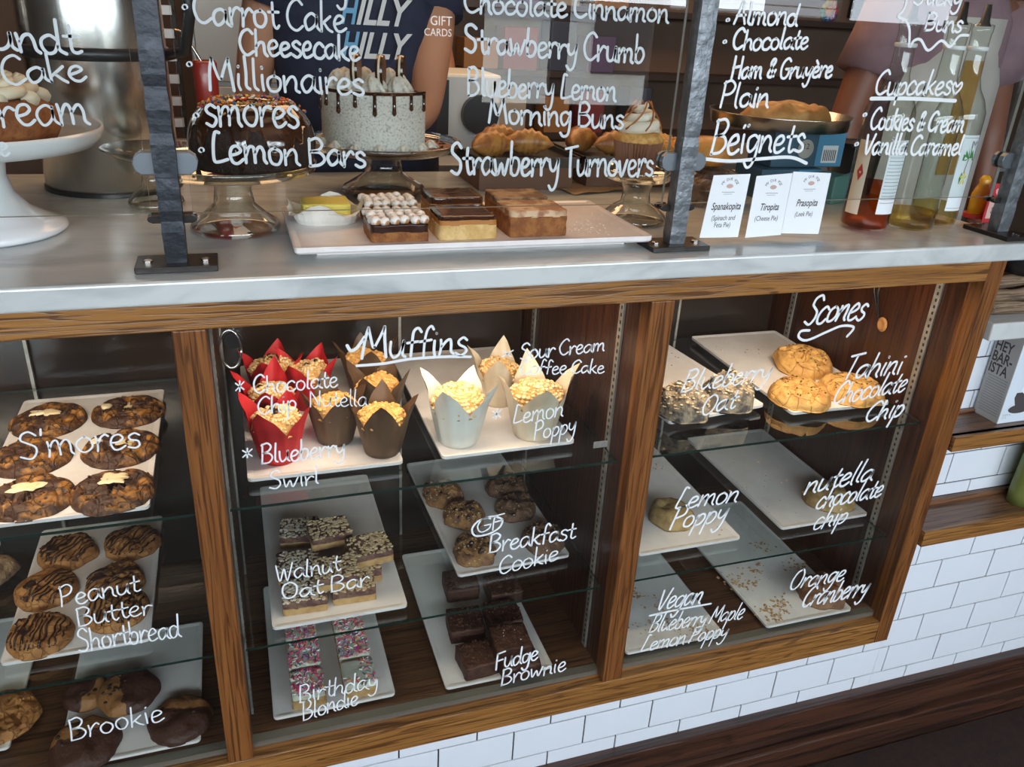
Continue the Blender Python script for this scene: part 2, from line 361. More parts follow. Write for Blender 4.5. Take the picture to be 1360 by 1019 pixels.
m = MB(); m.lathe([(0, 0), (.028, 0), (.03, .002), (0, .002)], 24); m.v = [(.048+x, -.0004-z*.2, .032+y*.35) for x, y, z in m.v]
obj('printed_saucer', m, INK, ca)
m = MB(); pts = [(.0205, 0), (.0225, -.012), (.014, -.03), (-.014, -.03), (-.0225, -.012), (-.0205, 0)]
vs = [(.048+x, -.0009, .070+z) for x, z in pts]+[(.048+x, -.0002, .070+z) for x, z in pts]; n = 6
m.add(vs, [tuple(range(n)), tuple(range(n, 2*n))]+[(i, (i+1) % n, n+(i+1) % n, n+i) for i in range(n)]); obj('printed_cup', m, INK, ca)
m = MB(); m.add([(.036, -.0012, .075), (.060, -.0012, .075), (.052, -.0012, .12), (.048, -.0012, .066)], [(0, 3, 1, 2)]); obj('printed_splash', m, WHITEP, ca)
text(ca, '33.8 fl oz\n(1 L)', (.008, -.0004, .018), (pi/2, 0, 0), .006, INKG)
# green bag, bark sticks, brown box, dark pot on the right
gb = thing('coffee_bag', 'olive green bag standing on the lower oak shelf', 'bag', (1.372, .000, .4155))
m = MB(); N_ = 10
secs = [(.065, .039, .0, .066, .036), (.065, .038, .03, .068, .038), (.065, .038, .12, .066, .034), (.065, .038, .18, .065, .012), (.065, .038, .193, .065, .004)]
m.loft(secs, 24); obj('bag_body', m, pm('olive_foil', (.13, .15, .03), .4, col2=(.17, .19, .05), ns=20, bump=.3, bs=20), gb, smooth=True)
obj('seal_strip', MB().box(0, .13, .034, .042, .19, .198), pm('seal', (.10, .12, .03), .4), gb)
BARK = wood('weathered_stick', (.34, .24, .15), (.20, .13, .08), (.05, .03, .02), 'x', rough=.9, coat=0)
for i, (y, z, r) in enumerate(((.03, .904, .013), (.07, .904, .014), (.04, .929, .012), (.075, .930, .013), (.05, .953, .011))):
    pts = [(1.115+k*.05, y+.003*sin(k*2+i), z+.002*cos(k*1.7+i)) for k in range(12)]
    tag(obj('wooden_stick', MB().tube(pts, [r*(1+.12*sin(k*2.1+i)) for k in range(12)], 10), BARK, smooth=True),
        'weathered brown stick in the bundle on the lower marble slab, %s' % ['front bottom', 'rear bottom', 'front of the second layer', 'rear of the second layer', 'topmost'][i], 'stick', 'sticks bundled on the lower slab')
m = MB().box(1.11, 1.9, .12, .14, .8905, 1.0); tag(obj('cardboard_panel', m, pm('brown_card', (.30, .14, .07), .8)), 'plain brown cardboard panel standing behind the stick bundle', 'panel')
m = MB(); m.lathe([(0, 0), (.05, 0), (.062, .03), (.062, .05), (.056, .052), (.05, .03), (0, .02)], 28)
tag(obj('black_bowl', m, BLACKP, loc=(1.21, .06, .967), smooth=True), 'shiny black bowl resting on top of the stick bundle', 'bowl')

# ================================================================ trays
def rrect(w, d, r, n=5):
    out = []
    for cx_, cy_, a0 in ((w/2-r, d/2-r, 0), (-w/2+r, d/2-r, pi/2), (-w/2+r, -d/2+r, pi), (w/2-r, -d/2+r, 3*pi/2)):
        for k in range(n): a = a0+pi/2*k/(n-1); out.append((cx_+r*cos(a), cy_+r*sin(a)))
    return out
def ringloft(mb, rings, mi=0, cap0=True, cap1=True):
    vs = []; n = len(rings[0])
    for R in rings: vs += R
    fs = [(j*n+i, j*n+(i+1) % n, (j+1)*n+(i+1) % n, (j+1)*n+i) for j in range(len(rings)-1) for i in range(n)]
    if cap0: fs.append(tuple(reversed(range(n))))
    if cap1: fs.append(tuple((len(rings)-1)*n+i for i in range(n)))
    mb.add(vs, fs, mi)
def tray(x0, x1, y0, y1, z, label, rz=0, group=None, foot=.025, hgt=.016, rad=.008):
    w, d = x1-x0, y1-y0; m = MB()
    def ring(ins, zz, r=rad): return [(x, y, zz) for x, y in rrect(w-2*ins, d-2*ins, max(r-ins*.5, .002))]
    ringloft(m, [ring(foot, 0), ring(foot-.004, hgt*.5), ring(.003, hgt*.5), ring(0, hgt*.65), ring(0, hgt), ring(.003, hgt), ring(.010, hgt-.0018)])
    o = obj('serving_tray', m, MELA, loc=((x0+x1)/2, (y0+y1)/2, z+.0002), rz=rz)
    return tag(o, label, 'tray', group)
TT = .0146
tray(-.268, -.016, .10, .56, S1, 'white tray under the red and brown wrapped muffins')
tray(.049, .297, .10, .56, S1, 'white tray under the muffins in white paper', rz=.01)
tray(-.251, -.016, .066, .53, S2, 'white tray dusted with sugar under the oat bars')
tray(.087, .320, .128, .56, S2, 'white tray under the breakfast cookies', rz=.03)
tray(-.263, -.042, .054, .43, S3, 'white tray under the sprinkled frosted blondies')
tray(.052, .271, .042, .47, S3, 'white tray under the dark fudge brownies')
tray(.482, .716, .142, .56, S1, 'white tray under the blueberry oat scones beside the middle oak post', rz=.12)
tray(.778, 1.018, .110, .53, S1, 'white tray under the three golden chocolate chip scones', rz=-.02)
tray(.462, .702, .098, .52, S2, 'white tray holding one lemon poppy scone')
tray(.809, 1.038, .106, .52, S2, 'white tray holding one chocolate chip scone at its front right corner')
tray(.430, .657, .036, .48, S3, 'crumb strewn empty white tray at the left of the lowest right level')
tray(.761, .985, .029, .48, S3, 'crumb strewn white tray holding the cranberry scone')
tray(-.650, -.410, .056, .475, S1, 'white tray under six dark marshmallow cookies')
tray(-.666, -.446, .092, .465, S2, 'white tray under the striped peanut butter shortbreads')
tray(-.610, -.386, .040, .35, S3, 'white tray under the half and half brookies')
tray(-.93, -.692, .11, .46, S3, 'white tray at the left edge of the lowest level under a plain cookie')
tray(-.95, -.735, .10, .45, S2, 'white tray cut by the left edge of the photo on the middle shelf')

# ================================================================ baked goods
def cookie_mesh(R, H, seed, amp=.12, cracks=.0, lump=0, pw=.75, bumpy=.30, n=54, rings=18, squash=0):
    m = MB(); o = Vector((seed*7.3, seed*3.1, seed*1.7)); vs = []
    prof = []
    for j in range(rings):
        t = j/(rings-1); a = t*pi*.5
        rr = R*sin(a)**pw; zz = H*(1-(1-cos(a))**1.6*1.0); prof.append((rr, zz))
    prof.append((R*1.0, H*.10)); prof.append((R*.93, 0))
    for j, (r, z) in enumerate(prof):
        for i in range(n):
            a = 2*pi*i/n; d = Vector((cos(a), sin(a), 0))
            k = 1+amp*noise.noise(d*1.4+o)+amp*.35*noise.noise(d*4+o)
            p = d*r*k; p.y *= 1-squash
            zz = z
            if z > H*.15:
                q = p+o
                zz += H*bumpy*noise.noise(q*38)*min(1, z/H*1.5)
                if cracks:
                    c = abs(noise.noise(q*55)); zz -= cracks*H*max(0, .10-c)*8*min(1, z/H*1.3)
                if lump: zz += lump*abs(noise.noise(q*95))*H
            vs.append((p.x, p.y, max(0, zz)))
    c0 = sum(v[2] for v in vs[:n])/n
    fs = [((j)*n+i, (j+1)*n+i, (j+1)*n+(i+1) % n, j*n+(i+1) % n) for j in range(1, len(prof)-1) for i in range(n)]
    vs2 = vs + [(0, 0, c0)]; L0 = len(vs)
    fs += [(L0, n+i, n+(i+1) % n) for i in range(n)]
    fs.append(tuple((len(prof)-1)*n+(n-1-i) for i in range(n)))
    return m.add(vs2, fs)
def surf(me, x, y, R=1):   # highest vertex near x,y
    best = min(me.vertices, key=lambda v: (v.co.x-x)**2+(v.co.y-y)**2 - (.00001 if v.co.z > .01 else 0)); return best.co.z
def blobs(me, cnt, r0, r1, R, seed, flat=.5, zoff=0, spread=1.0, keep=None):
    rnd = random.Random(seed); m = MB()
    zs = [(v.co.x, v.co.y, v.co.z) for v in me.vertices if v.co.z > .003] or [(v.co.x, v.co.y, v.co.z) for v in me.vertices]
    for _ in range(cnt):
        x, y, z = rnd.choice(zs)
        if (x*x+y*y) > (R*spread)**2: continue
        if keep and not keep(x, y): continue
        s = rnd.uniform(r0, r1); b = []
        for k, (rr, zz) in enumerate(((0.01, -1), (.8, -.5), (1, .2), (.6, .8), (0.01, 1))):
            for i in range(6): a = i*pi/3+rnd.uniform(-.3, .3); b.append((x+s*rr*cos(a)*rnd.uniform(.8, 1.2), y+s*rr*sin(a), z+zoff+s*flat*zz))
        m.add(b, [(j*6+i, j*6+(i+1) % 6, (j+1)*6+(i+1) % 6, (j+1)*6+i) for j in range(4) for i in range(6)])
    return m
M_CHOC = pm('chocolate_dough', (.085, .032, .014), .6, col2=(.16, .065, .022), ns=45, lo=.42, hi=.62, bump=.7, bs=120)
M_SMORE = pm('smore_dough', (.060, .024, .012), .6, col2=(.42, .18, .035), ns=42, lo=.50, hi=.68, bump=.8, bs=110)
M_MARSH = pm('melted_marshmallow', (.80, .66, .42), .5, col2=(.74, .50, .22), ns=90, lo=.5, hi=.8)
M_PB = pm('peanut_dough', (.42, .19, .055), .7, col2=(.30, .12, .03), ns=35, bump=.5, bs=160)
M_GOLD = pm('golden_dough', (.66, .36, .10), .65, col2=(.48, .21, .05), ns=28, lo=.45, hi=.7, bump=.6, bs=120)
M_PALE = pm('pale_dough', (.46, .31, .13), .75, col2=(.30, .18, .07), ns=40, bump=.6, bs=150)
M_OAT = pm('oat_dough', (.30, .19, .10), .8, col2=(.13, .075, .045), ns=75, lo=.4, hi=.6, bump=.9, bs=170)
M_OATG = pm('grey_oat_dough', (.36, .28, .19), .8, col2=(.09, .075, .07), ns=70, lo=.42, hi=.60, bump=.9, bs=170)
M_BREAK = pm('breakfast_dough', (.30, .15, .05), .75, col2=(.14, .06, .03), ns=55, lo=.42, hi=.62, bump=.9, bs=150)
M_BREAKD = pm('dark_oat_dough', (.20, .105, .060), .75, col2=(.10, .05, .03), ns=60, lo=.42, hi=.62, bump=.9, bs=150)
M_CHIP = pm('chocolate_chip', (.03, .012, .007), .35)
M_DRIZ = pm('dark_chocolate_drizzle', (.035, .012, .007), .25, coat=.4)
M_FLAKE = pm('oat_flake', (.66, .52, .33), .8, col2=(.5, .36, .2), ns=120)
M_SUGAR = pm('sugar_glaze', (.78, .72, .62), .5)
M_CRUMB = pm('toasted_crumb', (.78, .47, .16), .7, col2=(.60, .30, .08), ns=150)
M_CRUMBP = pm('pale_crumb', (.86, .66, .38), .7, col2=(.70, .44, .18), ns=150)
def crackle(m, scale, dark, width=.05, amt=.8):
    nt = m.node_tree; N = nt.nodes.new; L = nt.links.new; b = nt.nodes['Principled BSDF']
    tc = N('ShaderNodeTexCoord'); nz = N('ShaderNodeTexNoise'); nz.inputs['Scale'].default_value = scale*.8; nz.inputs['Detail'].default_value = 3
    ad = N('ShaderNodeVectorMath'); ad.operation = 'MULTIPLY_ADD'; ad.inputs[1].default_value = (.02, .02, .02)
    L(tc.outputs['Object'], nz.inputs['Vector']); L(nz.outputs['Color'], ad.inputs[0]); L(tc.outputs['Object'], ad.inputs[2])
    vo = N('ShaderNodeTexVoronoi'); vo.feature = 'DISTANCE_TO_EDGE'; vo.inputs['Scale'].default_value = scale; L(ad.outputs[0], vo.inputs['Vector'])
    r = N('ShaderNodeValToRGB'); r.color_ramp.elements[0].color = (amt, amt, amt, 1); r.color_ramp.elements[1].color = (0, 0, 0, 1); r.color_ramp.elements[0].position = width*.3; r.color_ramp.elements[1].position = width
    L(vo.outputs['Distance'], r.inputs[0]); mx = N('ShaderNodeMix'); mx.data_type = 'RGBA'; L(r.outputs[0], mx.inputs[0])
    src = b.inputs['Base Color'].links[0].from_socket; L(src, mx.inputs[6]); mx.inputs[7].default_value = (*dark, 1); L(mx.outputs[2], b.inputs['Base Color'])
    bp = N('ShaderNodeBump'); bp.invert = True; bp.inputs['Strength'].default_value = .9; bp.inputs['Distance'].default_value = .004; L(r.outputs[0], bp.inputs['Height'])
    if b.inputs['Normal'].links: L(b.inputs['Normal'].links[0].from_socket, bp.inputs['Normal'])
    L(bp.outputs[0], b.inputs['Normal'])
crackle(M_SMORE, 30, (.022, .009, .006), .03, .5); crackle(M_GOLD, 30, (.38, .17, .04), .03, .4); crackle(M_PB, 60, (.20, .08, .02), .05, .6)
def place(u, v, z): p = at(u, v, z=z); return p
LOCW = {}
def cookie(name, label, cat, u, v, z, R, H, mat, seed, group, lift=0, rz=0, tilt=None, dxy=None, **kw):
    p = at(u, v, z=z+H*.55); t = thing(name, label, cat, (p.x, p.y, z+lift), rz, group)
    if tilt: t.rotation_euler[0], t.rotation_euler[1] = tilt
    me = cookie_mesh(R, H, seed, **kw).mesh(name, True); obj('dough', me, mat, t)
    return t, me
# six s'mores cookies
sm = [(64, 555, 'rear left'), (170, 543, 'rear right'), (42, 603, 'middle left'), (160, 592, 'middle right'), (40, 657, 'front left'), (150, 648, 'front right')]
for i, (u, v, w_) in enumerate(sm):
    t, me = cookie('marshmallow_cookie', 'dark cracked cookie with melted marshmallow, %s of the six' % w_, 'cookie', u, v, S1+TT, .0615, .018, M_SMORE, i+1, 'marshmallow cookies', cracks=1.8, amp=.06)
    if i != 2:
        q = MB(); cx_, cy_ = ((-.004, .006), (.004, .012), (0, 0), (.004, .008), (-.006, .006), (.002, .012))[i]
        mm = cookie_mesh(.021, .0035, 40+i, amp=.9, n=24, rings=7, squash=.35); obj('marshmallow', mm, M_MARSH, t, loc=(cx_, cy_, surf(me, cx_, cy_)-.001), smooth=True)
        if i in (3, 1): obj('marshmallow', cookie_mesh(.010, .005, 60+i, amp=.4, n=16, rings=6), M_MARSH, t, loc=(-.036, .008, surf(me, -.036, .008)-.001), smooth=True)
    obj('crumb_bits', blobs(me, 60, .001, .0028, .055, i, .7), M_CHIP, t, kind='stuff')
# peanut butter shortbread with drizzle
pb = [(90, 730, 'rear left', .9), (175, 718, 'rear right', .8), (62, 779, 'middle left', .9), (152, 769, 'middle right', .5), (53, 840, 'front left', 1.4), (155, 806, 'front right', 1.3)]
for i, (u, v, w_, da) in enumerate(pb):
    t, me = cookie('shortbread_cookie', 'peanut butter shortbread striped with chocolate, %s of the six' % w_, 'cookie', u, v, S2+TT, .0515, .024, M_PB, 11+i, 'striped shortbread cookies', amp=.10, cracks=.5)
    m = MB(); rnd = random.Random(i)
    for k in range(11):
        off = -.040+k*.008+rnd.uniform(-.002, .002)
        if i == 2 and k > 6: continue
        pts = []
        L_ = sqrt(max(0, .046**2-off**2))
        for q in range(15):
            s_ = -L_+2*L_*q/14; x = s_*cos(da)-off*sin(da)+.0015*sin(q*1.2+k); y = s_*sin(da)+off*cos(da)
            pts.append((x, y, surf(me, x, y)+.0003))
        if L_ > .012: m.tube(pts, rnd.uniform(.0013, .0026), 5, flat=.6)
    obj('chocolate_drizzle', m, M_DRIZ, t, smooth=True)
    if i in (0, 2, 3, 4):
        o_ = obj('chocolate_pool', cookie_mesh(.013, .003, 80+i, amp=.7, n=16, rings=5, squash=.3), M_DRIZ, t, loc=(-.024, -.004, surf(me, -.024, -.004)-.0005), rz=da, smooth=True)
# brookies: half brownie, half chocolate chip
def twotone():
    m, nt, b = newmat('half_brownie_half_cookie'); N = nt.nodes.new; L = nt.links.new
    tc = N('ShaderNodeTexCoord'); sx = N('ShaderNodeSeparateXYZ'); n = N('ShaderNodeTexNoise'); n.inputs['Scale'].default_value = 40
    L(tc.outputs['Object'], sx.inputs[0]); L(tc.outputs['Object'], n.inputs['Vector'])
    a = N('ShaderNodeMath'); a.operation = 'MULTIPLY_ADD'; a.inputs[1].default_value = .03; L(n.outputs[0], a.inputs[0]); L(sx.outputs[0], a.inputs[2])
    g = N('ShaderNodeMath'); g.operation = 'GREATER_THAN'; g.inputs[1].default_value = .002; L(a.outputs[0], g.inputs[0])
    mx = N('ShaderNodeMix'); mx.data_type = 'RGBA'; mx.inputs[6].default_value = (.30, .13, .04, 1); mx.inputs[7].default_value = (.055, .018, .010, 1)
    L(g.outputs[0], mx.inputs[0]); L(mx.outputs[2], b.inputs['Base Color']); b.inputs['Roughness'].default_value = .6
    bp = N('ShaderNodeBump'); bp.inputs['Strength'].default_value = .8; bp.inputs['Distance'].default_value = .003; n2 = N('ShaderNodeTexNoise'); n2.inputs['Scale'].default_value = 120
    L(tc.outputs['Object'], n2.inputs['Vector']); L(n2.outputs[0], bp.inputs['Height']); L(bp.outputs[0], b.inputs['Normal']); return m
M_TWO = twotone()
for i, (u, v, w_, rz, r) in enumerate([(172, 922, 'rear middle, pale half showing', .2, .052), (112, 985, 'front left', -1.3, .058), (238, 952, 'front right', -1.8, .054), (115, 918, 'rear left, dark half showing', 2.6, .040)]):
    t, me = cookie('brookie', 'half brownie half chip cookie, %s' % w_, 'cookie', u, v, S3+TT, r, .022, M_TWO, 21+i, 'brookies', rz=rz, amp=.10, lift=.012 if i == 0 else 0)
    obj('chocolate_chip', blobs(me, 24, .003, .005, .045, i, .6, keep=lambda x, y: x < 0), M_CHIP, t, kind='stuff')
t, me = cookie('plain_cookie', 'large plain cookie at the bottom left edge of the photo', 'cookie', 2, 950, S3+TT, .060, .020, M_PB, 31, None, cracks=1)
t, me = cookie('oat_cookie', 'pale oat cookie at the left edge of the middle shelf', 'cookie', -14, 755, S2+TT, .045, .024, M_OAT, 32, None)
# breakfast cookies
bk = [(588, 653, 'rear left', M_BREAK), (676, 645, 'rear right', M_BREAKD), (617, 684, 'middle left with big chocolate chunks', M_BREAK), (684, 672, 'middle right', M_BREAKD), (631, 728, 'front left', M_BREAK), (720, 712, 'front right', M_BREAKD)]
for i, (u, v, w_, mt) in enumerate(bk):
    t, me = cookie('breakfast_cookie', 'lumpy oat breakfast cookie, %s' % w_, 'cookie', u, v, S2+TT, .0435, .026, mt, 41+i, 'breakfast cookies', amp=.25, lump=.35, lift=0 if i != 2 else .006)
    obj('chocolate_chunk', blobs(me, 14, .0035, .0065, .04, i+50, .8), M_CHIP, t, kind='stuff')
    obj('seed_bits', blobs(me, 90, .0012, .0022, .045, i+70, .5), M_FLAKE if i % 2 == 0 else M_PALE, t, kind='stuff')
# scones
for i, (u, v, w_, lf) in enumerate([(1062, 519, 'front left', 0), (1132, 513, 'front right', .0), (1067, 478, 'rear, leaning on the other two', .004)]):
    t, me = cookie('chip_scone', 'golden chocolate chip scone, %s' % w_, 'scone', u, v, S1+TT, .066, .036, M_GOLD, 51+i, 'golden chip scones', amp=.12, cracks=.8, pw=.85, bumpy=.14, lift=lf, tilt=(.15, 0) if i == 2 else None)
    obj('chocolate_chip', blobs(me, 75, .0012, .0026, .055, i+90, .6), M_CHIP, t, kind='stuff')
for i, (u, v, w_) in enumerate([(908, 532, 'left one beside the oak post'), (968, 520, 'right one, dusted with glaze')]):
    t, me = cookie('blueberry_scone', 'knobbly grey blueberry oat scone, %s' % w_, 'scone', u, v, S1+TT, .053, .050, M_OATG, 61+i, 'blueberry oat scones', amp=.16, lump=.4, pw=.9)
    obj('oat_flakes', blobs(me, 260, .0018, .004, .05, i+100, .35), M_FLAKE, t, kind='stuff')
    obj('sugar_glaze', blobs(me, 60, .002, .006, .04, i+110, .2), M_SUGAR, t, kind='stuff')
t, me = cookie('lemon_scone', 'pale round lemon poppy scone alone on its tray', 'scone', 893, 680, S2+TT, .050, .036, M_PALE, 71, None, amp=.15, pw=.95)
obj('poppy_seeds', blobs(me, 50, .0008, .0014, .04, 3, .6), M_CHIP, t, kind='stuff')
t, me = cookie('chocolate_chip_scone', 'pale chocolate chip scone on the second shelf under the handwriting', 'scone', 1100, 656, S2+TT, .056, .034, M_PALE, 72, None, amp=.15, pw=.95)
obj('chocolate_chip', blobs(me, 70, .0015, .003, .045, 4, .6), M_CHIP, t, kind='stuff')
t, me = cookie('cranberry_scone', 'rough brown cranberry scone on the lowest right tray', 'scone', 1090, 782, S3+TT, .050, .036, pm('cranberry_dough', (.32, .17, .09), .75, col2=(.20, .09, .045), ns=50, bump=.9, bs=150), 73, None, amp=.25, lump=.4)
obj('cranberry_bits', blobs(me, 30, .002, .004, .04, 5, .7), pm('cranberry', (.16, .03, .02), .5), t, kind='stuff')
# crumbs left on the emptied trays
def crumbs(pts, z, cnt, mat, label, seed, s0=.001, s1=.003):
    rnd = random.Random(seed); m = MB()
    for _ in range(cnt):
        u, v, sp = rnd.choice(pts); p = at(u+rnd.gauss(0, sp), v+rnd.gauss(0, sp*.45), z=z); s = rnd.uniform(s0, s1)
        a = rnd.uniform(0, 3); M = Matrix.Translation((p.x, p.y, z+s*.3)) @ Matrix.Rotation(a, 4, 'Z') @ Matrix.Rotation(rnd.uniform(-.3, .3), 4, 'X')
        vs = [M @ Vector(q) for q in ((-s, -s*.6, -s*.3), (s, -s*.7, -s*.3), (s*.8, s*.6, -s*.3), (-s*.9, s*.7, -s*.3), (0, 0, s*.5))]
        m.add(vs, [(0, 3, 2, 1), (0, 1, 4), (1, 2, 4), (2, 3, 4), (3, 0, 4)])
    tag(obj('crumbs', m, mat), label, 'crumbs', kind='stuff')
CRM = pm('brown_crumbs', (.33, .17, .08), .8, col2=(.5, .33, .17), ns=200)
crumbs([(1003, 758, 9), (1000, 775, 8), (1037, 800, 9), (1036, 810, 12), (1030, 822, 7), (1015, 810, 8), (1060, 752, 9), (1010, 726, 8), (975, 770, 10)], S3+TT, 230, CRM, 'scattered scone crumbs and smears on the lowest right tray', 1, .0012, .0045)
crumbs([(850, 790, 8), (880, 805, 15), (900, 835, 18), (930, 838, 12), (860, 835, 14)], S3+TT, 120, CRM, 'scattered crumbs on the empty tray behind the vegan lettering', 2, .001, .004)
crumbs([(965, 455, 14), (996, 470, 14), (900, 477, 8), (1060, 640, 12), (1000, 640, 20), (868, 618, 6), (1000, 615, 25)], S1+TT, 26, CRM, 'few stray crumbs on the upper scone trays', 3, .001, .0025)
crumbs([(990, 640, 25), (1030, 670, 16), (870, 620, 8), (960, 700, 10)], S2+TT, 26, CRM, 'few stray crumbs on the middle scone trays', 4, .001, .0025)
# oat bars, blondies, brownies
def bar_mesh(w, d, h, seed, amp=.0025, n=9):
    bm = bmesh.new(); bmesh.ops.create_cube(bm, size=1); bmesh.ops.subdivide_edges(bm, edges=bm.edges, cuts=n, use_grid_fill=True)
    o = Vector((seed*5.1, seed*2.7, seed))
    for v in bm.verts:
        e = 1 if abs(v.co.x) > .49 and abs(v.co.y) > .49 else 0
        v.co = Vector((v.co.x*w*(1-.03*e), v.co.y*d*(1-.03*e), (v.co.z+.5)*h)); q = v.co+o
        v.co += Vector((noise.noise(q*90), noise.noise(q*90+Vector((9, 0, 0))), noise.noise(q*90+Vector((0, 9, 0)))*(1 if v.co.z > .001 else 0)))*amp
        if v.co.z < .0005: v.co.z = 0
    me = bpy.data.meshes.new('bar'); bm.to_mesh(me); bm.free()
    for p in me.polygons: p.use_smooth = True
    return me
def topbits(w, d, h, cnt, r0, r1, seed, flat=.5):
    rnd = random.Random(seed); m = MB()
    for _ in range(cnt):
        x, y = rnd.uniform(-w/2, w/2)*.96, rnd.uniform(-d/2, d/2)*.96; s = rnd.uniform(r0, r1); b = []; z = h+s*flat*.3
        for rr, zz in ((.01, -1), (.9, -.3), (.8, .5), (.01, 1)):
            for i in range(5): a = i*2*pi/5+rnd.uniform(-.3, .3); b.append((x+s*rr*cos(a), y+s*rr*sin(a), z+s*flat*zz))
        m.add(b, [(j*5+i, j*5+(i+1) % 5, (j+1)*5+(i+1) % 5, (j+1)*5+i) for j in range(3) for i in range(5)])
    return m
M_SHORT = pm('shortbread_base', (.52, .33, .14), .75, col2=(.42, .24, .09), ns=60, bump=.5, bs=200)
M_JAM = pm('oat_jam_layer', (.20, .11, .07), .6, col2=(.10, .04, .04), ns=80, bump=.6, bs=200)
M_SUGARED = pm('sugared_flake', (.72, .66, .58), .8, col2=(.55, .44, .30), ns=100)
ob = [(398, 700, 0, 'rear left in the bottom layer'), (396, 745, 0, 'left of the middle row'), (404, 783, 0, 'front left corner'), (468, 770, 0, 'front right beside the gap'), (478, 745, 0, 'right of the middle row, bottom layer'), (437, 700, 1, 'topmost at the rear'), (490, 722, 1, 'topmost at the right'), (446, 752, 1, 'topmost at the front')]
zc = S2+TT
for i, (u, v, l, w_) in enumerate(ob):
    h = .026; zz = zc+l*.0285; p = at(u, v, z=zz+h); W_, D_ = .078, .068
    t = thing('oat_bar', 'sugared walnut oat bar, %s' % w_, 'bar', (p.x, p.y, zz), random.uniform(-.12, .12), 'walnut oat bars')
    obj('shortbread_base', bar_mesh(W_, D_, h*.5, i, .0012), M_SHORT, t); obj('oat_layer', bar_mesh(W_*.98, D_*.98, h*.5, i+20, .0028), M_JAM, t, loc=(0, 0, h*.47))
    obj('oat_flakes', topbits(W_, D_, h*.97, 230, .0018, .0045, i, .45), M_SUGARED if i in (0, 1, 2) else M_FLAKE, t, kind='stuff')
M_FROST = pm('cream_frosting', (.66, .66, .54), .45, bump=.2, bs=60)
SPR = [pm('sprinkle_'+n_, c_, .4) for n_, c_ in (('pink', (.75, .05, .18)), ('white', (.85, .83, .8)), ('teal', (.03, .20, .20)), ('orange', (.85, .25, .05)), ('violet', (.25, .05, .30)))]
bl = [(413, 905, 'front of the left column'), (410, 868, 'middle of the left column'), (404, 845, 'rear of the left column'), (477, 893, 'front of the right column, thinly sprinkled'), (471, 855, 'middle of the right column'), (464, 833, 'rear of the right column')]
for i, (u, v, w_) in enumerate(bl):
    x = -.228+.030 if i < 3 else -.104; y = .100+(i % 3)*.0745; zz = S3+TT; W_, D_, h = .060, .070, .028
    t = thing('blondie', 'frosted blondie with pink and teal sprinkles, %s' % w_, 'bar', (x, y, zz), random.uniform(-.03, .03), 'birthday blondies')
    obj('cake_base', bar_mesh(W_, D_, h*.72, 30+i, .0012), M_SHORT, t); obj('frosting', bar_mesh(W_*.99, D_*.98, h*.34, 40+i, .0018), M_FROST, t, loc=(0, 0, h*.70))
    rnd = random.Random(i); m = MB(); 
    for _ in range(170 if i != 3 else 90):
        xx, yy = rnd.uniform(-W_/2, W_/2)*.94, rnd.uniform(-D_/2, D_/2)*.94
        if i == 3 and xx < .004 and yy > -.01: continue
        a = rnd.uniform(0, pi); l_ = .0032; mi = rnd.choice((0, 0, 0, 1, 1, 2, 3, 4))
        m.tube([(xx-l_*cos(a), yy-l_*sin(a), h*1.05), (xx+l_*cos(a), yy+l_*sin(a), h*1.05+rnd.uniform(0, .002))], .0011, 4, mi)
    obj('sprinkles', m, SPR, t, kind='stuff')
M_BRN = pm('fudge_brownie', (.050, .017, .010), .55, col2=(.085, .030, .018), ns=60, bump=.8, bs=130)
br = [(612, 770, 0, .072, 'rear left, half hidden under the cookie tray'), (618, 822, 0, .072, 'middle of the left column'), (634, 868, 0, .070, 'front left corner'), (668, 775, 0, .072, 'rear right under the shelf edge'), (668, 812, 0, .072, 'middle right'), (686, 868, 0, .078, 'front right under the top piece'), (678, 845, 1, .072, 'topmost and crumb topped')]
gx = [.052+.042, .052+.120]
for i, (u, v, l, s_, w_) in enumerate(br):
    h = .030; zz = S3+TT+l*.029; p = at(u, v, z=zz+h)
    t = thing('fudge_brownie', 'dark fudge brownie, %s' % w_, 'brownie', (p.x, p.y, zz), random.uniform(-.08, .08), 'fudge brownies')
    obj('brownie_body', bar_mesh(s_, s_, h, 60+i, .002), M_BRN, t); obj('crumb_bits', topbits(s_, s_, h, 90, .0012, .0035, i, .7), M_BRN, t, kind='stuff')
    if i == 6: obj('nut_fleck', topbits(s_*.5, s_*.5, h+.002, 5, .0012, .002, i+2, .6), M_SUGAR, t)

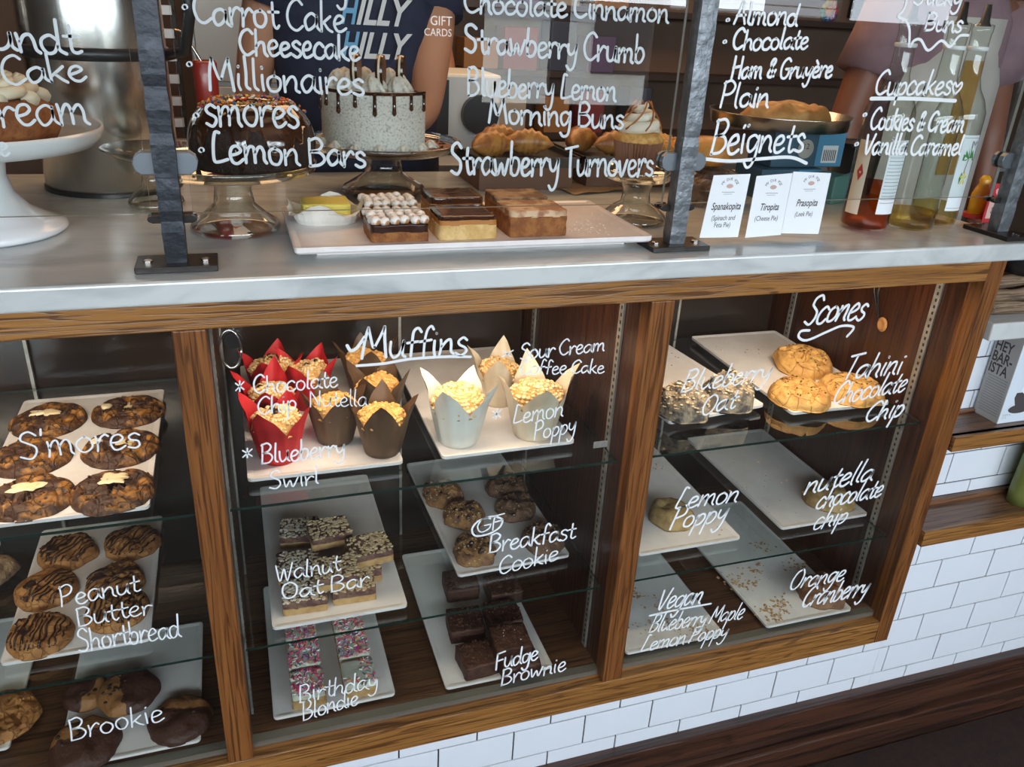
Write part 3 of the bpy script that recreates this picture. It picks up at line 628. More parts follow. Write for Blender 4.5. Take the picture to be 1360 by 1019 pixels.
# ================================================================ muffins
M_REDP = pm('red_paper', (.52, .012, .018), .6, col2=(.42, .008, .012), ns=30, bump=.15, bs=40)
M_BRNP = pm('brown_paper', (.105, .058, .030), .55, col2=(.075, .038, .02), ns=20, bump=.15, bs=40)
M_WHTP = pm('white_baking_paper', (.74, .72, .66), .55, col2=(.66, .64, .58), ns=20, bump=.15, bs=40)
M_CREAMP = pm('cream_baking_paper', (.66, .56, .42), .55, col2=(.58, .47, .34), ns=20)
def liner(seed, rb=.027, rt=.041, hb=.060, peak=.040, n=48, rz=0):
    vs = []; rows = 14; rnd = random.Random(seed); amp = [rnd.uniform(.75, 1.1) for _ in range(4)]
    for j in range(rows):
        t = j/(rows-1)
        for i in range(n):
            a = 2*pi*i/n; k = ((a+rz) % (pi/2))/(pi/2); s_ = (1-abs(2*k-1)); q = int(((a+rz) % (2*pi))/(pi/2)) % 4
            H = hb+peak*amp[q]*(s_**1.0)-.006*(1-s_)
            z = H*t; zz = z/hb
            r = rb+(rt-rb)*min(zz, 1)**.9 + max(0, zz-1)*.024*s_
            fold = .0016*cos(a*12+seed)*(1 if t > .05 else 0)*(.4+.6*t)
            r += fold - .002*(1-s_)*t
            vs.append((r*cos(a), r*sin(a), z))
    fs = [(j*n+i, j*n+(i+1) % n, (j+1)*n+(i+1) % n, (j+1)*n+i) for j in range(rows-1) for i in range(n)]
    fs.append(tuple(reversed(range(n))))
    return MB().add(vs, fs)
def muffin(label, u, v, z, paper, crumbm, domem, seed, group, rz=0, s=1.0, berry=False):
    p = at(u, v, z=z); t = thing('muffin', label, 'muffin', (p.x, p.y, z), rz, group); s *= 1.12; t.scale = (s, s, s)
    obj('paper_liner', liner(seed), paper, t, smooth=True)
    dm = cookie_mesh(.0365, .026, seed+200, amp=.05, n=32, rings=10).mesh('muffin_top', True)
    obj('muffin_top', dm, domem, t, loc=(0, 0, .048))
    obj('crumble', blobs(dm, 330, .0014, .0042, .036, seed, .8), crumbm, t, loc=(0, 0, .048), kind='stuff')
    body = MB().lathe([(.024, .002), (.0335, .050)], 24); obj('cake_body', body, domem, t)
    if berry: obj('blueberry', blobs(dm, 5, .004, .006, .02, seed+5, .8), M_CHIP, t, loc=(0, 0, .049))
G1, G2, G3 = 'muffins in red paper', 'muffins in brown paper', 'muffins in white paper'
zt = S1+TT
M_DOME = pm('muffin_crust', (.66, .38, .13), .7, col2=(.5, .25, .07), ns=40, bump=.6, bs=150)
for i, (u, v, rz, w_) in enumerate([(371, 607, .3, 'front one, purple berry spot showing'), (364, 570, .6, 'second behind the front one'), (410, 537, .2, 'right hand one beside the brown wrapped muffins'), (364, 532, .5, 'rear left, beside the ring pull')]):
    muffin('blueberry muffin in a red tulip paper, %s' % w_, u, v, zt, M_REDP, M_CRUMBP, M_DOME, i+1, G1, rz, berry=True)
for i, (u, v, rz, w_) in enumerate([(508, 598, .6, 'front right'), (446, 583, 1.0, 'front left'), (503, 557, .2, 'middle, right column'), (487, 519, .8, 'rear')]):
    muffin('chocolate muffin with golden crumble in brown tulip paper, %s' % w_, u, v, zt, M_BRNP, M_CRUMB, M_DOME, i+11, G2, rz)
for i, (u, v, rz, w_, pp, s) in enumerate([(608, 584, .15, 'front left one with dark stain at its base', M_WHTP, 1.15), (708, 575, .7, 'front right one with big crumb top', M_CREAMP, 1.18), (662, 533, .4, 'rear one', M_CREAMP, 1.0)]):
    muffin('crumb topped muffin in white tulip paper, %s' % w_, u, v, zt, pp, M_CRUMBP, M_DOME, i+21, G3, rz, s)

# ================================================================ handwriting (single-stroke letters laid on the glass as paint)
GL = {
'a':(54,"44,46 30,54 12,44 5,24 14,3 28,5 42,24 45,48|45,48 46,14 60,0"),'b':(48,"9,100 7,50 7,4|7,28 20,52 38,48 44,26 34,3 18,-1 8,8"),
'c':(46,"42,43 28,54 10,42 5,20 14,2 32,1 46,12"),'d':(56,"42,42 26,53 8,42 5,18 16,0 34,6 44,30|47,100 45,50 46,14 58,1"),
'e':(48,"8,25 28,29 40,41 30,54 14,48 6,25 14,3 30,0 47,11"),'f':(40,"43,88 32,100 21,88 18,50 17,0|2,47 38,52"),
'g':(52,"42,46 26,54 8,44 6,20 18,3 34,12 44,36|46,53 45,0 38,-35 20,-44 5,-28"),'h':(52,"9,100 8,50 7,0|8,28 22,50 35,52 41,35 41,12 50,0"),
'i':(22,"10,52 10,20 14,1|11,74 12,77"),'k':(48,"9,100 8,50 7,0|40,52 10,24|17,30 32,9 47,0"),'l':(24,"11,100 10,50 10,12 20,1"),
'm':(78,"6,52 8,25 7,0|8,25 20,49 31,52 36,35 36,2|36,28 48,49 59,52 65,35 65,10 74,0"),'n':(54,"6,52 8,25 7,0|8,25 22,48 35,52 42,36 43,10 52,0"),
'o':(50,"26,54 9,44 5,22 14,3 32,1 45,20 42,42 26,54"),'p':(50,"9,52 8,0 6,-44|9,26 22,51 38,50 45,30 36,7 20,1 9,12"),
'r':(40,"6,52 9,25 8,0|9,24 20,46 31,54 41,47"),'s':(42,"38,46 24,55 10,46 15,33 33,23 38,9 24,-1 6,6"),
't':(38,"20,86 18,45 20,12 29,1 40,9|3,52 38,55"),'u':(54,"7,52 7,18 17,1 33,8 43,30 45,52|45,52 45,12 54,0"),'v':(46,"5,52 21,2 42,54"),
'w':(70,"5,52 15,2 34,40 46,2 66,54"),'x':(46,"6,52 40,0|40,52 4,0"),'y':(50,"7,52 9,26 21,15 35,26 45,52|45,52 43,0 35,-34 18,-44 4,-31"),
'A':(64,"4,0 18,50 32,98 42,50 56,0|12,36 52,40"),'B':(62,"10,98 9,50 8,0|8,92 34,100 50,82 40,60 12,52|12,52 44,48 56,26 40,4 8,0"),
'C':(60,"56,84 40,99 18,84 5,50 12,14 34,0 58,16"),'F':(52,"10,96 9,50 8,0|8,94 52,100|9,52 42,56"),
'G':(64,"56,84 38,99 16,84 5,48 14,10 36,0 56,20 58,44|34,44 62,45"),'H':(62,"9,98 8,50 7,0|52,98 52,50 54,0|8,48 53,54"),
'L':(56,"34,96 20,98 14,60 10,8 24,2 54,10"),'M':(84,"6,0 12,60 18,96|18,96 34,40 42,34|42,34 56,70 66,98|66,98 72,50 78,0"),
'N':(68,"8,0 10,96|10,96 34,50 54,2|54,2 58,98"),'O':(66,"32,98 10,82 4,44 16,8 36,0 56,22 58,64 44,92 30,98"),
'P':(56,"9,96 9,50 7,0|4,90 32,100 50,84 46,62 30,50 9,46"),'S':(56,"50,84 34,99 14,90 10,70 26,56 44,42 46,18 30,0 5,10"),
'T':(56,"28,96 27,50 26,0|2,92 56,100"),'V':(58,"5,98 26,0 54,100"),'W':(84,"4,98 20,2 40,70 56,2 80,100"),
'&':(58,"48,6 20,60 22,84 34,92 40,76 12,30 14,6 32,2 52,36"),"'":(16,"9,100 7,80"),'*':(50,"8,28 44,68|8,66 44,30|26,22 26,76"),'.':(18,"7,2 9,5 11,3"),
'×':(50,"8,20 46,60|8,62 40,14"),'~':(56,"26,0 4,34 10,56 26,40 44,56 50,36 26,0"),' ':(26,""),
'é':(48,"8,25 28,29 40,41 30,54 14,48 6,25 14,3 30,0 47,11|16,84 28,68"),'ï':(26,"10,52 10,20 14,1|3,74 5,78|18,76 20,80"),
}
def crm(pts, sub=5):
    if len(pts) < 3: return pts
    P = [pts[0]]+pts+[pts[-1]]; out = []
    for i in range(1, len(P)-2):
        for k in range(sub):
            t = k/sub; a, b, c, d = P[i-1], P[i], P[i+1], P[i+2]
            out.append(tuple(.5*((2*b[j])+(-a[j]+c[j])*t+(2*a[j]-5*b[j]+4*c[j]-d[j])*t*t+(-a[j]+3*b[j]-3*c[j]+d[j])*t**3) for j in (0, 1)))
    out.append(pts[-1]); return out
def stroke(mb, pts, hw, y):        # pts in world x,z on plane y, raised paint line
    n = len(pts); vs = []
    for i, p in enumerate(pts):
        a = pts[max(i-1, 0)]; b = pts[min(i+1, n-1)]; dx, dz = b[0]-a[0], b[1]-a[1]; L_ = sqrt(dx*dx+dz*dz) or 1
        nx, nz = -dz/L_*hw, dx/L_*hw; vs += [(p[0]+nx, y, p[1]+nz), (p[0]-nx, y, p[1]-nz)]
    mb.add(vs, [(2*i, 2*i+1, 2*i+3, 2*i+2) for i in range(n-1)])
    for p in (pts[0], pts[-1]):
        mb.add([(p[0]+hw*cos(k*pi/4), y-.00003, p[1]+hw*sin(k*pi/4)) for k in range(8)], [tuple(range(8))])
def write(parent, s, p0, p1, cap, th, y, slant=.12, mat=None, jit=1.6, seed=None):
    A, B = at(*p0, y=y), at(*p1, y=y); W_ = sum(GL[c][0] for c in s); rnd = random.Random(s if seed is None else seed)
    sx = (B.x-A.x)/W_; sz = (B.z-A.z)/W_; H = (at(p0[0], p0[1]-cap, y=y).z-A.z)/100; hw = th*.5*(at(p0[0]+10, p0[1], y=y).x-A.x)/10
    mb = MB(); gx = 0; hw *= .84
    for c in s:
        w_, st = GL[c]; dy = rnd.uniform(-jit, jit)*1.6; k = rnd.uniform(.94, 1.07)
        for q in st.split('|'):
            if not q: continue
            pts = [tuple(float(v) for v in t.split(',')) for t in q.split()]
            pts = [(x+rnd.uniform(-jit, jit), (z*k+dy+rnd.uniform(-jit, jit))) for x, z in pts]
            out = [(A.x+(gx+x)*sx+slant*z*H, A.z+(gx+x)*sz+z*H) for x, z in crm(pts)]
            stroke(mb, out, hw*rnd.uniform(.92, 1.1), y)
        gx += w_
    return obj('lettering', mb, mat or PAINT, parent)
def line(parent, pxs, th, y, mat=None, name='underline'):
    pts = [at(u, v, y=y) for u, v in pxs]; hw = th*.5*(at(pxs[0][0]+10, pxs[0][1], y=y).x-pts[0].x)/10
    mb = MB(); stroke(mb, crm([(p.x, p.z) for p in pts]), hw, y); return obj(name, mb, mat or PAINT, parent)
YL = .0174; pL, pM, pR = panes
for s, a, b_, cap, th in (("S'mores", (26, 611), (188, 593), 38, 3.6), ("Peanut", (80, 807), (186, 786), 27, 3), ("Butter", (102, 833), (202, 815), 24, 3), ("Shortbread", (104, 866), (240, 846), 30, 3), ("Brookie", (92, 984), (218, 957), 28, 3)):
    write(pL, s, a, b_, cap, th, YL, slant=.05)
for s, a, b_, cap, th in (("*", (311, 526), (326, 524), 26, 2.4), ("Chocolate", (336, 523), (449, 514), 24, 2.8), ("Chip", (342, 551), (394, 545), 24, 2.8), ("Nutella", (410, 540), (488, 540), 22, 2),
    ("*", (320, 614), (337, 612), 24, 2.4), ("Blueberry", (346, 617), (458, 604), 26, 3), ("Swirl", (357, 650), (424, 643), 24, 2.4), ("×", (664, 478), (682, 476), 18, 2), ("Sour Cream", (690, 478), (803, 466), 21, 2.4), ("Coffee Cake", (690, 498), (802, 495), 19, 2.2),
    ("*", (650, 562), (666, 560), 24, 2.2), ("Lemon", (680, 563), (748, 553), 24, 2.2), ("Poppy", (708, 584), (764, 574), 24, 2.2), ("Walnut", (366, 774), (452, 758), 24, 2.6), ("Oat Bar", (374, 797), (490, 778), 22, 2.8), ("GF", (632, 709), (668, 701), 18, 2.4),
    ("Breakfast", (648, 735), (763, 715), 25, 2.8), ("Cookie", (661, 764), (741, 744), 24, 2.4), ("Birthday", (396, 934), (502, 913), 24, 2.4), ("Blondie", (401, 958), (476, 936), 24, 2.4), ("Fudge", (657, 890), (714, 876), 23, 2.8), ("Brownie", (664, 911), (751, 890), 21, 2.6)):
    write(pM, s, a, b_, cap, th, YL, slant=.05)
write(pM, "Muffins", (478, 477), (620, 470), 40, 4.4, YL, slant=.10); line(pM, [(461, 459), (466, 466), (474, 462), (484, 448)], 4.4, YL)
line(pM, [(474, 486), (510, 483), (545, 477), (590, 474), (625, 474)], 4, YL)
line(pM, [(668, 690), (655, 686), (636, 692), (627, 703), (632, 712), (650, 709), (664, 700), (668, 690)], 2.6, YL, name='ring_mark')
for s, a, b_, cap, th in (("Scones", (1066, 431), (1146, 424), 38, 3.4), ("Blueberry", (902, 522), (1020, 504), 28, 2.6), ("Oat", (928, 553), (975, 542), 26, 2.6), ("Tahini", (1116, 505), (1194, 497), 32, 3), ("Chocolate", (1103, 538), (1200, 520), 28, 2.8), ("Chip", (1146, 561), (1196, 553), 26, 3),
    ("Lemon", (894, 676), (978, 667), 26, 2.8), ("Poppy", (888, 703), (962, 692), 28, 2.8), ("nutella", (1066, 657), (1156, 638), 28, 3), ("chocolate", (1082, 676), (1168, 660), 26, 2.8), ("chip", (1077, 705), (1122, 694), 26, 2.4),
    ("Orange", (1046, 784), (1119, 771), 24, 2.6), ("Cranberry", (1062, 808), (1149, 790), 26, 2.8), ("Vegan", (869, 812), (930, 801), 26, 2.8), ("Blueberry Maple", (860, 841), (985, 822), 22, 2.2), ("Lemon Poppy", (849, 866), (964, 846), 20, 2.2)):
    write(pR, s, a, b_, cap, th, YL, slant=.28)
line(pR, [(1075, 439), (1064, 440), (1061, 448), (1072, 452), (1098, 441), (1118, 433), (1134, 435), (1125, 447)], 3, YL)
line(pR, [(863, 818), (900, 810), (944, 802)], 2.6, YL)

# ================================================================ iron posts and the glass guard
guard = []
for nm, x0, x1, lab in (('guard_glass_panel', -1.00, -.352, 'left glass guard panel lettered Bundt Cake'), ('guard_glass_panel', -.302, .383, 'middle glass guard panel lettered with the long cake and bun list'), ('guard_glass_panel', .428, 1.052, 'right glass guard panel lettered Beignets and Cupcakes')):
    t = thing(nm, lab, 'glass panel', (0, 0, 0)); g = MB().box(x0, x1, .046, .052, 1.117, 1.62); g.m = [1, 1, 0, 0, 1, 1]
    obj('glass_sheet', g, [SNEEZE, ZINC and pm('polished_glass_edge', (.30, .34, .32), .2)], t); guard.append(t)
CLAMPM = pm('clamp_metal', (.16, .18, .20), .4, metal=.8)
def post(x, lab, plate, mat=IRON):
    t = thing('iron_post', lab, 'post', (x, .035, 1.0506))
    m = MB(); w_ = .0135; vs = []; n = 46; rnd = random.Random(int(x*100))
    for j in range(n):
        z = .008+j*.0135; k = (j % 4 == 0)*-.0007+rnd.uniform(-.0004, .0004)
        for sx_, sy in ((-1, -1), (-.4, -1.04), (.4, -1.04), (1, -1), (1.04, 0), (1, 1), (-1, 1), (-1.04, 0)): vs.append((sx_*(w_+k), sy*(w_-.0015+k), z))
    m.add(vs, [(j*8+i, j*8+(i+1) % 8, (j+1)*8+(i+1) % 8, (j+1)*8+i) for j in range(n-1) for i in range(8)]+[tuple(reversed(range(8))), tuple((n-1)*8+i for i in range(8))])
    obj('shaft', m, mat, t)
    a, b_ = plate; obj('base_plate', MB().box(-a, a, -b_, b_, 0, .008), BLACKM, t, bev=.001)
    for s_ in (-1, 1):
        o = (s_*a*.70, 0) if a > b_ else (0, s_*b_*.78)
        obj('bolt', MB().lathe([(0, .008), (.006, .008), (.006, .0105), (.004, .0115), (0, .0115)], 6), STEEL, t, loc=(o[0], o[1]-.004 if a > b_ else o[1], 0))
    for z, hh, ll in ((.132, .0135, .026), (.062, .005, .018)):
        for s_ in (-1, 1):
            pts = [(0, -hh), (ll*.65, -hh), (ll*.92, -hh*.6), (ll, 0), (ll*.92, hh*.6), (ll*.65, hh), (0, hh)]; q = MB(); n = len(pts)
            for y0, y1 in ((.000, .0105), (.0175, .024)):
                q.add([(s_*(.012+x_), y, z+z_) for y in (y0, y1) for x_, z_ in pts], [tuple(range(n)), tuple(range(n, 2*n))]+[(i, (i+1) % n, n+(i+1) % n, n+i) for i in range(n)])
            obj('glass_clamp', q, CLAMPM if hh > .01 else BLACKM, t, bev=.0008)
    return t
post(-.327, 'hammered black iron post left, beside the white cake stand', (.050, .030))
post(.405, 'hammered grey iron post in the middle, beside the cupcake', (.050, .029), IRONL)
post(1.077, 'hammered iron post at the right end of the counter', (.030, .050), IRONL)
YU = .0455
gl, gm, gr = guard
for s, a, b_, cap, th in (("Bundt", (-46, 64), (108, 72), 46, 6), ("Cake", (4, 113), (116, 107), 38, 5), ("Cream", (-34, 168), (121, 165), 50, 5), ("e", (0, 207), (14, 207), 30, 4.5)):
    write(gl, s, a, b_, cap, th, YU, slant=-.05, mat=PAINT2)
for s, a, b_, cap, th in ((".", (240, 10), (252, 10), 30, 8), ("Carrot Cake", (258, 31), (460, 43), 42, 4.6), ("Cheesecake", (318, 73), (478, 80), 36, 4.6), (".", (246, 86), (258, 86), 30, 8), ("Millionaires", (276, 118), (484, 126), 42, 4.6),
    (".", (254, 154), (268, 154), 30, 8), ("smores", (272, 168), (398, 168), 50, 4.8), (".", (262, 200), (274, 200), 30, 8), ("Lemon Bars", (280, 215), (486, 222), 40, 5), ("y", (446, -4), (462, -4), 40, 4)):
    write(gm, s, a, b_, cap, th, YU, slant=.0, mat=PAINT2)
for s, a, b_, cap, th in (("Chocolate Cinnamon", (616, 16), (888, 30), 34, 4.2), ("Strawberry Crumb", (616, 69), (855, 84), 38, 4.4), ("Blueberry Lemon", (620, 127), (818, 134), 36, 4), ("Morning Buns", (648, 163), (828, 171), 34, 4), ("Strawberry Turnovers", (598, 232), (867, 234), 42, 4.4)):
    write(gm, s, a, b_, cap, th, YU, slant=-.04, mat=PAINT2)
for s, a, b_, cap, th in ((".", (962, 27), (972, 27), 20, 5), ("Almond", (974, 31), (1058, 34), 30, 3.6), (".", (958, 56), (968, 56), 20, 5), ("Chocolate", (971, 66), (1072, 65), 28, 3.6), ("Ham & Gruyére", (970, 104), (1104, 103), 28, 3.6), ("Plain", (955, 142), (1020, 143), 34, 3.6), ("Beïgnets", (942, 204), (1066, 202), 44, 4),
    ("Sticky", (1212, 5), (1276, 8), 26, 3), ("Buns", (1226, 41), (1276, 43), 26, 3), ("Cupcakes~", (1160, 126), (1275, 126), 32, 3.2), (".", (1144, 153), (1154, 153), 20, 5), ("Cookies & Cream", (1154, 171), (1278, 176), 28, 3.4), (".", (1133, 192), (1143, 192), 20, 5), ("Vanilla Caramel", (1145, 205), (1275, 206), 28, 3.4)):
    write(gr, s, a, b_, cap, th, YU, slant=.06)
line(gr, [(935, 211), (970, 214), (1010, 211), (1050, 209), (1071, 217)], 4, YU)
line(gr, [(1157, 131), (1210, 131), (1269, 134)], 4, YU)
line(gr, [(1205, -4), (1201, 12), (1193, 22), (1203, 27), (1208, 40), (1208, 62), (1214, 54), (1223, 53), (1233, 67), (1250, 54), (1262, 62), (1274, 48), (1286, 47)], 3, YU)
SOFT = pm('faint_white_print', (.80, .72, .66), .7)
text(gm, 'GIFT', tuple(at(571, 33, y=.0455)), (pi/2, 0, 0), .016, SOFT, sx=.9, align='LEFT'); text(gm, 'CARDS', tuple(at(563, 47, y=.0455)), (pi/2, 0, 0), .013, SOFT, sx=.9)

# three pie cards taped to the guard
for i, (bl_, br_, tl, tr, l1, l2) in enumerate((((929, 316), (980, 315), (948, 233), (997, 231), 'Spanakopita', '(Spinach and\nFeta Pie)'), ((989.5, 316), (1037, 312), (1005, 234), (1053, 230), 'Tiropita', '(Cheese Pie)'), ((1037.5, 310), (1087, 311), (1054, 228), (1104, 230), 'Prasopita', '(Leek Pie)'))):
    y = .0448-.0012*(i == 2)
    c = [at(*q, y=y) for q in (bl_, br_, tr, tl)]; o_ = c[0]
    t = thing('pie_card', 'white printed card reading %s, taped to the guard' % l1, 'card', tuple(o_), 0, 'pie cards')
    loc = [(q.x-o_.x, 0, q.z-o_.z) for q in c]; m = MB(); m.add(loc+[(a, .0004, b_) for a, _, b_ in loc], [(0, 1, 2, 3), (7, 6, 5, 4), (0, 4, 5, 1), (1, 5, 6, 2), (2, 6, 7, 3), (3, 7, 4, 0)]); obj('card_sheet', m, WHITEP, t)
    cx_ = sum(q[0] for q in loc)/4; wd_ = loc[1][0]
    text(t, l1, (cx_+.001, -.0004, .045), (pi/2, 0, 0), .0165, INK, align='CENTER', shear=.25, sx=.68, bold=.0002)
    text(t, l2, (cx_-.001, -.0004, .028), (pi/2, 0, 0), .0115, INK, align='CENTER', shear=.1, sx=.76)
    for k, ch in enumerate('MY DIR FOZ'):
        a = radians(150-k*120/9); text(t, ch, (cx_+.0015+.0135*cos(a), -.0004, .080+.0115*sin(a)), (pi/2, -(a-pi/2), 0), .0062, INK, align='CENTER')
    m = MB(); m.lathe([(0, 0), (.0062, 0), (.0062, .0002), (0, .0002)], 16); m.v = [(cx_+.0015+x, -.0006-z, .0825+yy*.55) for x, yy, z in m.v]; obj('printed_pie', m, pm('pie_print', (.55, .38, .33), .8), t)
    obj('printed_rule', MB().box(cx_-.011, cx_+.012, -.0006, -.0003, .0725, .0733), INKG, t); obj('printed_rule', MB().box(cx_-.008, cx_+.008, -.0006, -.0003, .0695, .0701), INKG, t)

# ================================================================ things on the counter
CZ = 1.0508
def stand(name, lab, x, y, prof_plate, prof_stem, mat, z=CZ, flute=0):
    t = thing(name, lab, 'cake stand', (x, y, z))
    obj('pedestal', MB().lathe(prof_stem, 48, fn=(lambda a, r, z_: r*(1+flute*cos(a*20))) if flute else None, cap=False), mat, t, smooth=True)
    obj('plate', MB().lathe(prof_plate, 64, cap=False), mat, t, smooth=True); return t
# white ceramic stand, left
wx, wy = -.592, .245
stand('cake_stand', 'white ceramic cake stand at the left edge', wx, wy,
      [(0, .130), (.155, .132), (.164, .138), (.169, .146), (.173, .148), (.174, .142), (.170, .132), (.160, .122), (.04, .119), (0, .119)],
      [(.0, .001), (.102, .001), (.108, .006), (.106, .012), (.085, .020), (.062, .034), (.046, .056), (.040, .080), (.044, .110), (.05, .120)], CERAM)
M_ORNG = pm('carrot_cake_crumb', (.30, .115, .035), .8, col2=(.22, .075, .025), ns=60, bump=.8, bs=150)
M_CRM = pm('cream_cheese_swirl', (.80, .70, .52), .5, sub=.1)
ck = thing('bundt_cake', 'orange brown bundt cake with cream swirls on the white stand', 'cake', (wx+.012, wy, CZ+.1315)); ck.scale = (1.12, 1.12, 1.0)
rg = [(.028, .0), (.088, .0), (.096, .018), (.092, .040), (.076, .052), (.056, .056), (.040, .052), (.028, .030), (.028, 0)]
obj('cake_ring', MB().lathe(rg, 56, fn=lambda a, r, z: r*(1+(.035*cos(a*10) if r > .05 else 0)), cap=False), M_ORNG, ck, smooth=True)
obj('crumb_topping', blobs(MB().lathe(rg, 40, cap=False).mesh('x'), 260, .001, .003, .092, 5, .8), M_ORNG, ck, kind='stuff')
for i in range(9):
    a = 2*pi*i/9-.5; sw = MB(); pts = [(.024*(1-k/26)*cos(k*.62), .024*(1-k/26)*sin(k*.62), .004+k*.0011) for k in range(25)]
    sw.tube(pts, [.0105*(1-k/42) for k in range(25)], 8); obj('cream_swirl', sw, M_CRM, ck, loc=(.057*cos(a), .057*sin(a), .050), smooth=True)
# glass stand with the smores bundt cake
GP = lambda R, z: [(0, z), (R*.93, z), (R*.97, z+.004), (R, z+.011), (R*1.01, z+.010), (R*.99, z-.001), (R*.9, z-.006), (0, z-.006)]
GS = lambda rb, h: [(.0, .004), (rb*.7, .003), (rb*.98, .0), (rb, .006), (rb*.93, .014), (rb*.68, .026), (rb*.45, h*.45), (rb*.40, h*.7), (rb*.5, h-.002), (rb*.7, h)]
VESW = glass('pressed_glass', (.90, .92, .90), facing=.55, refl=.85)
g1x, g1y = -.250, .222
stand('cake_stand', 'clear glass cake stand beside the left iron post, holding the chocolate bundt cake', g1x, g1y, GP(.124, .094), GS(.067, .090), VESW)
M_GLZ = pm('poured_chocolate', (.030, .011, .006), .12, coat=.8, col2=(.060, .020, .009), ns=14)
M_DCR = pm('dark_cake_crumb', (.020, .011, .008), .8, col2=(.035, .018, .011), ns=90, bump=1, bs=220)
b1 = thing('bundt_cake', 'dark chocolate bundt cake with glossy drip and bright sprinkles', 'cake', (g1x+.034, g1y+.004, CZ+.0955)); b1.scale = (1.06, 1.06, 1.14)
rg = [(.018, 0), (.079, 0), (.082, .014), (.083, .030), (.080, .048), (.071, .065), (.058, .077), (.046, .081), (.032, .077), (.022, .064), (.018, .04), (.018, 0)]
obj('cake_ring', MB().lathe(rg, 64, fn=lambda a, r, z: r*(1+(.022*abs(cos(a*6)) if r > .05 else 0)), cap=False), M_DCR, b1, smooth=True)
def dripmesh(prof, seed, base, lo, cnt, n=96, off=.0018, flu=None):
    m = MB(); rnd = random.Random(seed); dr = [(rnd.uniform(0, 2*pi), rnd.uniform(lo*.3, lo), rnd.uniform(.06, .11)) for _ in range(cnt)]
    vs = []; rows = len(prof)
    for j, (r, z) in enumerate(prof):
        for i in range(n):
            a = 2*pi*i/n; bot = base-.006*noise.noise((cos(a)*3, sin(a)*3, seed))
            for c, l_, w_ in dr:
                d = abs((a-c+pi) % (2*pi)-pi)
                if d < w_*1.9: bot = min(bot, base-l_*(1 if d < w_*.6 else max(0, (1.9*w_-d)/(1.3*w_))))
            zz = max(z, bot); k = r
            if z < bot:
                for q in range(len(prof)-1):
                    if prof[q][1] >= bot >= prof[q+1][1]:
                        f = (prof[q][1]-bot)/max(1e-6, prof[q][1]-prof[q+1][1]); k = prof[q][0]+(prof[q+1][0]-prof[q][0])*f; break
            k *= (1+(flu*abs(cos(a*6)) if flu and k > .05 else 0)); vs.append(((k+off)*cos(a), (k+off)*sin(a), zz+(off if r < .06 else 0)))
    fs = [(j*n+i, j*n+(i+1) % n, (j+1)*n+(i+1) % n, (j+1)*n+i) for j in range(rows-1) for i in range(n)]
    return m.add(vs, fs)
obj('chocolate_glaze', dripmesh([(.022, .064), (.032, .077), (.046, .081), (.058, .077), (.065, .071), (.071, .065), (.076, .057), (.080, .048), (.082, .039), (.083, .030), (.0825, .022), (.082, .014), (.079, .002)], 3, .054, .050, 13, flu=.022), M_GLZ, b1, smooth=True)
rnd = random.Random(4); m = MB(); SPB = [pm('candy_'+n_, c_, .35) for n_, c_ in (('orange', (.8, .22, .03)), ('yellow', (.85, .55, .06)), ('white', (.8, .8, .76)), ('red', (.65, .04, .05)), ('blue', (.05, .18, .5)), ('graham', (.55, .28, .08)))]
for _ in range(230):
    a = rnd.uniform(0, 2*pi); r = rnd.gauss(.050, .010); z = .0815-max(0, abs(r-.046)-.006)**1.0*.50
    b = rnd.uniform(0, pi); l_ = rnd.uniform(.001, .003); x, y = r*cos(a), r*sin(a); m.tube([(x-l_*cos(b), y-l_*sin(b), z+.001), (x+l_*cos(b), y+l_*sin(b), z+.002)], .0013, 4, rnd.choice((0, 0, 1, 2, 3, 4, 5, 5)))
obj('sprinkles', m, SPB, b1, kind='stuff')
m = blobs(cookie_mesh(.10, .002, 9, n=30, rings=8).mesh('x'), 160, .001, .0045, .10, 2, .6); tag(obj('cake_crumbs', m, M_DCR, loc=(g1x, g1y, CZ+.0962)), 'dark cake crumbs scattered on the left glass stand', 'crumbs', kind='stuff')
# fluted glass stand with the cookies and cream cake
g2x, g2y = .022, .470
stand('cake_stand', 'fluted glass cake stand in the middle, holding the white drip cake', g2x, g2y, GP(.142, .088), GS(.078, .084), VESW, flute=.03)
c2 = thing('layer_cake', 'cut white cookies and cream cake with dark drips and cream rosettes', 'cake', (g2x-.012, g2y, CZ+.0904))
M_ICE = pm('speckled_cream_icing', (.66, .66, .60), .6, col2=(.36, .34, .30), ns=300, lo=.50, hi=.68, bump=.5, bs=260)
CR, CH = .098, .096
a0, a1 = radians(-38), radians(38)      # the eaten sector faces right
def sector(R, z0, z1, A0, A1, n=48, mi=0):
    vs = [(0, 0, z0), (0, 0, z1)]
    for i in range(n+1): a = A0+(A1-A0)*i/n; vs += [(R*cos(a), R*sin(a), z0), (R*cos(a), R*sin(a), z1)]
    fs = [(2+2*i, 4+2*i, 5+2*i, 3+2*i) for i in range(n)]+[(1, 3+2*i, 5+2*i) for i in range(n)]+[(0, 4+2*i, 2+2*i) for i in range(n)]+[(0, 2, 3, 1), (0, 1, 3+2*n, 2+2*n)]
    return MB().add(vs, fs)
obj('icing_body', sector(CR, 0, CH, a1, 2*pi+a0), M_ICE, c2)
for k in range(3): obj('sponge_layer', sector(CR-.006, .006+k*.027, .028+k*.027, a1-.012, 2*pi+a0+.012), M_DCR, c2)
m = sector(CR+.0015, CH-.003, CH+.003, a1, 2*pi+a0); obj('chocolate_top', m, M_GLZ, c2, bev=.001)
rnd = random.Random(6)
